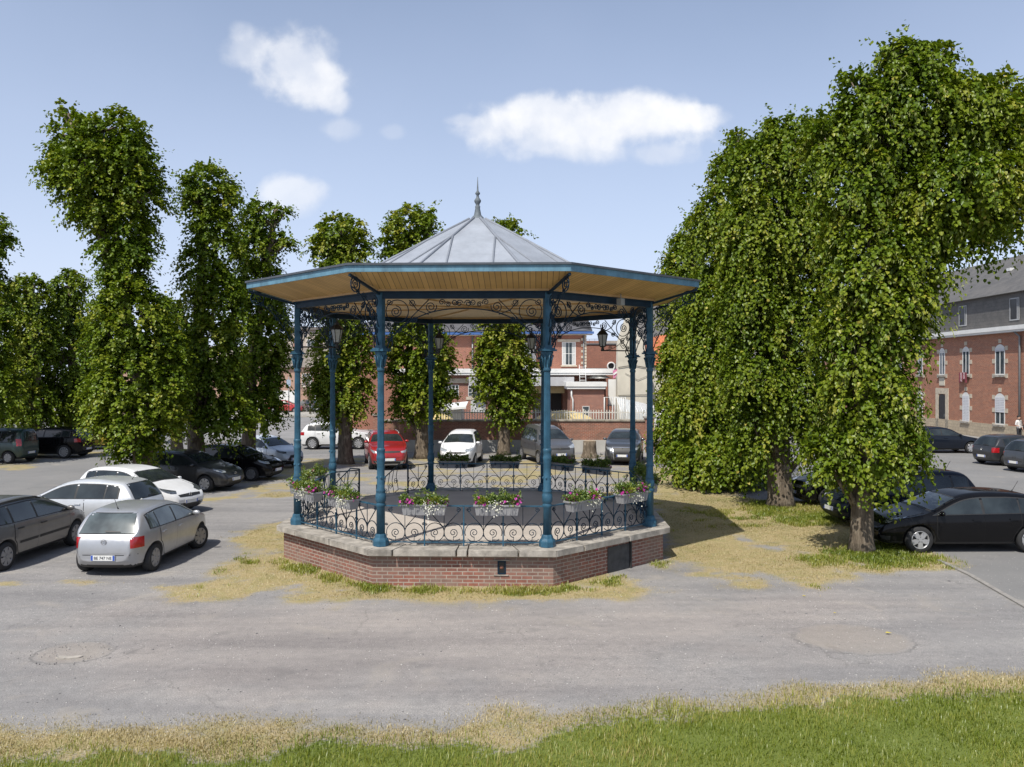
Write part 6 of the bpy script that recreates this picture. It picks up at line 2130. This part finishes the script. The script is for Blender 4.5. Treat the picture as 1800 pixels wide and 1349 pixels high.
# built in a local frame: local x runs back along the street wall (world -y), local y points into the house
LH = bpy.data.objects.new
lh.rotation_euler = (0, 0, R(-90))
lh.location = (XR, 110.0, 0)          # local x = 110 - world y ; local y = world x - XR
lx = lambda wy: 110.0 - wy
b = MB(); b.box((20, 0, .95), (lx(40), 9, 7.2)); b.build('wall', FRB, lh)
b = MB(); b.box((20, -.05, -.1), (lx(40), 9.0, .95)); b.build('stone_base', STONE, lh)
b = MB(); b.box((19.6, -.42, 7.21), (lx(40) + .3, .3, 7.34)); b.box((19.6, -.50, 7.342), (lx(40) + .3, .3, 7.62)); b.build('cornice', WHITEP, lh)
b = MB(); b.box((20, .10, 7.3), (lx(40), 9, 9.92)); b.build('upper_storey', SLATEH, lh)
b = MB(); b.add([(19.6, -.25, 9.85), (lx(40) + .3, -.25, 9.85), (lx(40) + .3, 4.5, 13.3), (19.6, 4.5, 13.3), (19.6, 9.3, 9.85), (lx(40) + .3, 9.3, 9.85)], [(0, 1, 2, 3), (3, 2, 5, 4), (0, 3, 4), (1, 5, 2), (4, 5, 1, 0)])
rf = b.build('roof', SLATEH, lh)
b = MB()
for wy, yy in ((56.0, 1.2), (60.5, 2.6)):
    z = 9.85 + (yy + .25) * 3.45 / 4.75
    b.box((lx(wy) - .22, yy - .16, z - .05), (lx(wy) + .22, yy + .16, z + .16))
b.build('roof_vent', WHITEP, rf)
LWIN = [(57.3, 1.15, 1.0), (61.6, .95, .9), (65.0, .85, .85), (68.5, .8, .8), (72.2, .9, .9), (76, .9, .9), (53.2, 1.1, 1.0), (80, .9, .9)]
def arch_window(wy, w, z0, z1, shut, label=None, cloth=False):
    xc = lx(wy)
    x0, x1 = xc - w / 2, xc + w / 2
    b = MB()          # dressed stone round the opening
    for s in (-1, 1):
        for zz in (z0 - .05, z0 + (z1 - z0) * .52, z1 - .02):
            b.box((xc + s * (w / 2 + .30) - .30 + (0 if s > 0 else 0) + .0, -.03, zz - .14), (xc + s * (w / 2 + .30) + .30, -.0, zz + .16)) if False else b.box((min(xc + s * (w / 2 + .004), xc + s * (w / 2 + .34)), -.03, zz - .15), (max(xc + s * (w / 2 + .004), xc + s * (w / 2 + .34)), .0, zz + .15))
    b.box((xc - .17, -.035, z1 + .34), (xc + .17, .0, z1 + .62))
    b.build('stone_dressing', ASHLAR, lh)
    fr = MB()
    n = 9
    arc = [(x0 + w * i / n, z1 + .26 * math.sin(PI * i / n) ** .8) for i in range(n + 1)]
    fr.add([(x, -.022, z) for x, z in arc] + [(x1, -.022, z1 - .02), (x0, -.022, z1 - .02)], [tuple(range(n + 3))])
    fr.box((x0, -.02, z0), (x0 + .09, .05, z1 - .03)); fr.box((x1 - .09, -.02, z0), (x1, .05, z1 - .03)); fr.box((x0 + .09, -.02, z0), (x1 - .09, .05, z0 + .09)); fr.box((x0 + .09, -.02, z1 - .12), (x1 - .09, .05, z1 - .03)); fr.box((xc - .045, -.018, z0 + .09), (xc + .045, .05, z1 - .12))
    w_ = fr.build('window', FRAME, lh)
    b = MB(); b.box((x0 + .05, -.006, z0 + .05), (x1 - .05, .045, z1 - .06)); b.build('pane', WIN, w_)
    if shut:
        zz = z1 - (z1 - z0) * shut
        b = MB(); m = max(3, int((z1 - zz) / .11))
        for i in range(m):
            za = zz + (z1 - zz) * i / m
            b.box((x0 + .03, -.045, za), (x1 - .03, -.024, za + (z1 - zz) / m - .012))
        b.build('shutter', SHUT, w_)
    b = MB(); b.box((x0 - .12, -.16, z0 - .13), (x1 + .12, .02, z0 - .004)); b.build('sill', COPING, w_)
    return w_
for i, (wy, w, q) in enumerate(LWIN):
    arch_window(wy, w, 4.35, 6.2, (.12 if i == 0 else .0))
    if i not in (2,):
        arch_window(wy, w, .85 + .1, 2.85, (1.0 if i == 1 else .55 if i == 0 else .2))
# door under the second window from the back
xc = lx(65.0)
b = MB(); n = 9
b.box((xc - .95, -.05, .0), (xc - .52, .0, 2.9)); b.box((xc + .52, -.05, .0), (xc + .95, .0, 2.9)); b.box((xc - .95, -.055, 2.9), (xc + .95, .0, 3.35)); b.build('door_surround', ASHLAR, lh)
b = MB(); b.box((xc - .52, -.02, .0), (xc + .52, .05, 2.62)); b.add([(xc + .52 * math.cos(PI * i / n), -.018, 2.62 + .26 * math.sin(PI * i / n)) for i in range(n + 1)], [tuple(range(n + 1))]); d_ = b.build('door', pmat('black_door', (.018, .018, .02), .4), lh)
b = MB(); b.box((xc + .36, -.06, 1.15), (xc + .42, -.02, 1.35)); b.build('door_handle', CHROME, d_)
b = MB(); b.box((xc - .4, -.05, 3.55), (xc + .4, -.0, 4.18)); b.lathe([(.26, -.09), (.22, -.05)], 12, (0, 0, 0)) if False else None; b.build('stone_plaque', PLASTER, lh)
for wy in (55.8, 62.2, 66.3, 70.0, 74.0):
    xc = lx(wy)
    b = MB(); b.box((xc - .52, .06, 8.0), (xc - .47, .13, 9.5)); b.box((xc + .47, .06, 8.0), (xc + .52, .13, 9.5)); b.box((xc - .45, .06, 8.0), (xc + .45, .13, 8.07)); b.box((xc - .45, .06, 9.43), (xc + .45, .13, 9.5)); b.box((xc + .30, .055, 8.07), (xc + .36, .125, 9.43))
    w_ = b.build('attic_window', pmat('grey_attic_frame', (.36, .37, .38), .5), lh)
    b = MB(); b.box((xc - .47, .085, 8.03), (xc + .47, .115, 9.47)); b.build('pane', WIND, w_)
b = MB(); b.tube([(lx(54.9), -.12, .0), (lx(54.9), -.12, 6.9), (lx(55.2), -.35, 7.25)], .07, 8); b.build('downpipe', PIPE, lh)
# washing on the third upper window
wc = thing('hanging_cloth', 'dark red and pink cloth hung over an upper window sill of the long house', 'cloth', (XR - .2, 61.6, 4.35))
b = MB()
for i in range(5):
    y0 = -.5 + .2 * i
    b.box((-.06 - .012 * (i % 2), y0, -.55 + .09 * ((i * 3) % 4)), (-.02, y0 + .195, .20), i % 2)
b.build('fabric', [pmat('maroon_cloth', (.20, .04, .055), .9, 0, .6, 9), pmat('rose_cloth', (.50, .33, .34), .9, 0, .5, 9)], wc)

# ---- far houses on the left ------------------------------------------------
fh = thing('terraced_house', 'pinkish brick terrace with brown tiled roofs and white garage doors, far left', 'building', (0, 103, 0))
b = MB(); b.box((-48, 0, -.1), (-16.5, 9, 5.45)); b.build('wall', PINKB, fh)
b = MB(); b.add([(-48.3, -.4, 5.35), (-16.2, -.4, 5.35), (-16.2, 4.5, 8.1), (-48.3, 4.5, 8.1), (-48.3, 9.4, 5.35), (-16.2, 9.4, 5.35)], [(0, 1, 2, 3), (3, 2, 5, 4), (0, 3, 4), (1, 5, 2)]); rf = b.build('roof', ROOFG, fh)
chimney(rf, -27.4, 4.2, 1.0, .7, 7.0, 9.1); chimney(rf, -33, 4.2, 1.0, .7, 7.0, 9.1)
for x in (-30.0, -25.3, -21.0): wall_window(fh, x - .55, x + .55, 3.0, 4.6, 0.0, 2, 2, sill=ASHLAR, fw=.08)
for x in (-44, -38, -34): wall_window(fh, x - .55, x + .55, 3.0, 4.6, 0.0, 2, 2, sill=ASHLAR, fw=.08)
for x in (-27.6, -23.3, -19.0, -32.0):
    b = MB(); b.box((x - 1.25, -.04, .1), (x + 1.25, .03, 2.5)); b.build('garage_door', WHITEP, fh)
for x in (-28.9, -24.6):
    b = MB(); b.tube([(x, -.1, .1), (x, -.1, 5.3)], .06, 6); b.build('downpipe', PIPE, fh)
f2 = thing('tall_far_house', 'taller cream house with flat dark eaves behind the far terrace', 'building', (0, 122, 0))
b = MB(); b.box((-33, 0, -.1), (-24.5, 8, 11.0)); b.box((-22.5, -6, -.1), (-17.2, 8, 10.2)); b.build('wall', pmat('beige_render', (.45, .39, .33), .9, 0, .1, .7), f2)
b = MB(); b.box((-33.4, -.4, 11.0), (-24.1, 8.4, 11.4)); b.box((-22.9, -6.4, 10.2), (-16.8, 8.4, 10.6)); b.build('eaves', pmat('dark_eaves', (.16, .14, .13), .8), f2)
wall_window(f2, -29.9, -28.7, 7.6, 9.6, 0.0, 2, 2, fw=.1); wall_window(f2, -27.2, -26.0, 7.6, 9.6, 0.0, 2, 2, fw=.1); wall_window(f2, -20.4, -19.2, 7.0, 9.0, -6.0, 2, 2, fw=.1)
f3 = thing('far_shop', 'low red fronted shop building behind the rear lime trees', 'building', (0, 78, 0))
b = MB(); b.box((-15.8, 0, -.1), (-12.6, 6, 5.6)); b.build('wall', REDB2, f3)
b = MB(); b.add([(-16.1, -.3, 5.5), (-12.3, -.3, 5.5), (-12.3, 3, 7.3), (-16.1, 3, 7.3), (-16.1, 6.3, 5.5), (-12.3, 6.3, 5.5)], [(0, 1, 2, 3), (3, 2, 5, 4), (0, 3, 4), (1, 5, 2)]); b.build('roof', SLATE, f3)
wall_window(f3, -14.9, -13.7, 3.0, 4.4, 0.0, 2, 2, sill=ASHLAR)
lr = thing('grey_hut', 'low hut with pale tin roof behind the fence at the left', 'hut', (-4.3, 55, 1.1))
b = MB(); b.box((-1.8, 0, -.1), (1.0, 2.2, .95)); b.build('wall', GREYR, lr)
b = MB(); b.add([(-2.1, -.4, .9), (1.3, -.4, 1.2), (1.3, 2.5, 1.45), (-2.1, 2.5, 1.15)], [(0, 1, 2, 3)]); b.add([(-2.1, -.4, .9), (1.3, -.4, 1.2), (1.3, -.4, 1.06), (-2.1, -.4, .8)], [(3, 2, 1, 0)], 0); b.build('roof', WHITEP, lr)

# ---- street furniture far left
def pole_sign(x, y, h, lab, plate):
    t = thing('sign_pole', lab, 'sign', (x, y, 0))
    b = MB(); b.tube([(0, 0, -.05), (0, 0, h)], .05, 8); b.build('pole', PIPE, t)
    if plate:
        b = MB(); b.box((-.22, -.09, h - 1.0), (.22, -.055, h - .3)); b.build('sign_plate', pmat('blue_grey_sign', (.32, .40, .48), .5), t)
pole_sign(-23.3, 87.4, 4.2, 'thin grey pole with a pale blue sign by the far pavement', True)
pole_sign(-24.4, 87.6, 5.3, 'thin plain lamp pole on the far pavement beside the sign', False)
bt = thing('bare_tree', 'small bare twiggy tree on the far pavement before the pink terrace', 'tree', (-22.2, 92, .1))
b = MB(); rr = random.Random(5)
b.tube([(0, 0, -.1), (.03, 0, 1.3), (0, .05, 2.4)], [.10, .08, .06], 7)
b.build('trunk', BARK, bt)
b = MB()
for i in range(46):
    a = rr.uniform(0, 2 * PI); r_ = rr.uniform(.5, 2.0); z = rr.uniform(2.2, 5.0)
    e = Vector((r_ * math.cos(a), r_ * math.sin(a), z)); s = Vector((0, .03, rr.uniform(1.2, 2.4)))
    m = s.lerp(e, .5) + Vector((0, 0, .15)); b.tube([s, m, e], [.03, .02, .008], 4)
    for q in range(2):
        e2 = e + Vector((rr.uniform(-.5, .5), rr.uniform(-.5, .5), rr.uniform(-.2, .5))); b.tube([m, e2], [.014, .006], 4)
b.build('crown', pmat('pale_twigs', (.36, .26, .20), .9, 0, .2, 6), bt)

# ---- tree stump between the van and the crossover
sp_ = thing('tree_stump', 'sawn tree stump in the dry grass between grey van and crossover', 'stump', (4.08, 44.0, 0))
b = MB()
prof = [(.52, -.1), (.44, .08), (.37, .3), (.345, .6), (.34, .88)]
b.lathe(prof, 18); b.build('bark', BARK, sp_)
b = MB(); b.add([(.33 * math.cos(2 * PI * k / 18), .33 * math.sin(2 * PI * k / 18), .886) for k in range(18)], [tuple(range(18))]); b.build('cut_face', pmat('sawn_wood', (.36, .26, .16), .9, 0, .2, 12), sp_)

# ---- sunken stone in the road, yellow leaves
gx, gy = G(122, 1152)
dc = MB()
pts = [(-.18, -.07), (-.10, -.10), (.05, -.085), (.17, -.03), (.20, .03), (.12, .05), (.0, .01), (-.12, .03), (-.19, .02)]
dc.prism(pts, 0, .03)
tag(dc.build('broken_slab', pmat('pale_slab', (.36, .33, .29), .9, 0, .2, 12, bump=.4), None, (gx, gy, -.047), bevel=.006), 'broken pale slab lying in the hollow of the road at lower left', 'slab')
YL = pmat('yellow_leaf', (.52, .42, .03), .6)
for (px, py, s, lab) in ((1562, 1115, .055, 'bright yellow fallen leaf on the road at the right, largest of three'), (1414, 1050, .04, 'small yellow fallen leaf on the road close to the dry grass'), (1468, 1080, .03, 'tiny ochre fallen leaf on the road between two brighter ones')):
    x, y = G(px, py)
    b = MB(); b.add([(-s, 0, .012), (-s * .3, -s * .6, .02), (s, 0, .008), (-s * .3, s * .6, .022)], [(0, 1, 2, 3)])
    tag(b.build('fallen_leaf', YL, None, (x, y, .012)), lab, 'leaf')

# ---- person by the long house
def person(loc, rz):
    t = thing('person', 'person in white top and dark trousers standing by the long brick house', 'person', loc, rz)
    SK = pmat('skin', (.42, .26, .19), .6, 0, .08, 20); TOP = pmat('white_shirt', (.66, .65, .64), .85, 0, .1, 14); TR = pmat('dark_trousers', (.02, .021, .026), .85, 0, .2, 14); HAIR = pmat('dark_hair', (.014, .011, .010), .6)
    J = dict(pel=(0, 0, .95), wai=(0, .01, 1.10), che=(0, .02, 1.32), nec=(0, .02, 1.47), hd0=(0, -.0, 1.55), hd1=(0, -.01, 1.67), hd2=(0, 0, 1.74),
             shl=(.17, .02, 1.41), ell=(.24, .03, 1.14), wrl=(.22, -.08, .90), hal=(.21, -.11, .82), shr=(-.17, .02, 1.41), elr=(-.26, .03, 1.15), wrr=(-.16, -.17, 1.08), har=(-.10, -.21, 1.08),
             hil=(.10, 0, .90), knl=(.11, -.02, .50), anl=(.11, .02, .09), tol=(.12, -.14, .04), hir=(-.10, 0, .90), knr=(-.12, -.03, .50), anr=(-.12, .02, .09), tor=(-.14, -.14, .04))
    RD = dict(pel=.15, wai=.135, che=.15, nec=.058, hd0=.082, hd1=.098, hd2=.07, shl=.072, ell=.048, wrl=.034, hal=.036, shr=.072, elr=.048, wrr=.034, har=.036, hil=.095, knl=.066, anl=.046, tol=.04, hir=.095, knr=.066, anr=.046, tor=.04)
    E = [('pel', 'wai'), ('wai', 'che'), ('che', 'nec'), ('nec', 'hd0'), ('hd0', 'hd1'), ('hd1', 'hd2'), ('che', 'shl'), ('shl', 'ell'), ('ell', 'wrl'), ('wrl', 'hal'), ('che', 'shr'), ('shr', 'elr'), ('elr', 'wrr'), ('wrr', 'har'), ('pel', 'hil'), ('hil', 'knl'), ('knl', 'anl'), ('anl', 'tol'), ('pel', 'hir'), ('hir', 'knr'), ('knr', 'anr'), ('anr', 'tor')]
    ks = list(J)
    me = bpy.data.meshes.new('body')
    vv = [J[k] for k in ks]; ee = [(ks.index(a), ks.index(c)) for a, c in E]; rad = [RD[k] for k in ks]
    for hn, wn, sx in (('hal', 'wrl', 1), ('har', 'wrr', -1)):      # five short fingers on each hand
        h = Vector(J[hn]); d = (h - Vector(J[wn])).normalized(); s = d.cross(Vector((0, 1, .2))).normalized()
        for q in range(5):
            o = s * (.028 * (q - 1.7)) if q < 4 else s * (-.05)
            ln = (.065, .075, .07, .055, .04)[q]
            vv += [tuple(h + o * .8 + d * .02), tuple(h + o + d * (.03 + ln) + Vector((0, -.012, -.01)))]
            ee += [(ks.index(hn), len(vv) - 2), (len(vv) - 2, len(vv) - 1)]; rad += [.011, .008]
    me.from_pydata(vv, ee, [])
    o = bpy.data.objects.new('tmp', me); COL.objects.link(o)
    sk = o.modifiers.new('s', 'SKIN'); ss = o.modifiers.new('ss', 'SUBSURF'); ss.levels = 1; ss.render_levels = 1
    for i, v in enumerate(me.skin_vertices[0].data):
        v.radius = (rad[i], rad[i] * (.72 if ks[i] in ('pel', 'wai', 'che') else 1) if i < len(ks) else rad[i])
        v.use_root = (i == 0)
    dg = bpy.context.evaluated_depsgraph_get(); dg.update()
    m2 = bpy.data.meshes.new_from_object(o.evaluated_get(dg)); m2.name = 'body'
    bpy.data.objects.remove(o)
    m2.materials.clear()
    for m in (SK, TOP, TR): m2.materials.append(m)
    for p in m2.polygons:
        c = p.center; p.use_smooth = True
        arm = abs(c.x) > .19 and c.z < 1.2 and c.z > .7
        p.material_index = 2 if c.z < .98 and not arm else (0 if c.z > 1.47 or (arm and c.z < 1.16) else 1)
    link('body', m2, t)
    b = MB(); b.sphere((0, .018, 1.69), (.098, .108, .10), 12, 8); b.build('hair', HAIR, t)
    b = MB()
    for s in (-1, 1): b.sphere((s * .034, -.092, 1.655), (.014, .008, .009), 6, 5)
    b.sphere((0, -.105, 1.625), (.014, .02, .022), 6, 5, 1); b.box((-.028, -.100, 1.575), (.028, -.085, 1.583), 2); b.build('face', [HAIR, SK, pmat('lips', (.30, .12, .10), .6)], t)
    g = thing('shoulder_bag', 'dark shoulder bag carried by the person at the right edge', 'bag', loc, rz)
    b = MB(); b.sphere((.30, -.02, .98), (.07, .17, .16), 12, 8); b.build('pouch', pmat('dark_bag', (.02, .02, .022), .7), g)
    b = MB(); b.tube([(.27, -.10, 1.10), (.10, -.14, 1.38), (-.10, .0, 1.485), (.10, .14, 1.40), (.27, .08, 1.10)], .014, 5); b.build('strap', TR, g)
person((32.45, 53.6, 0), R(20))
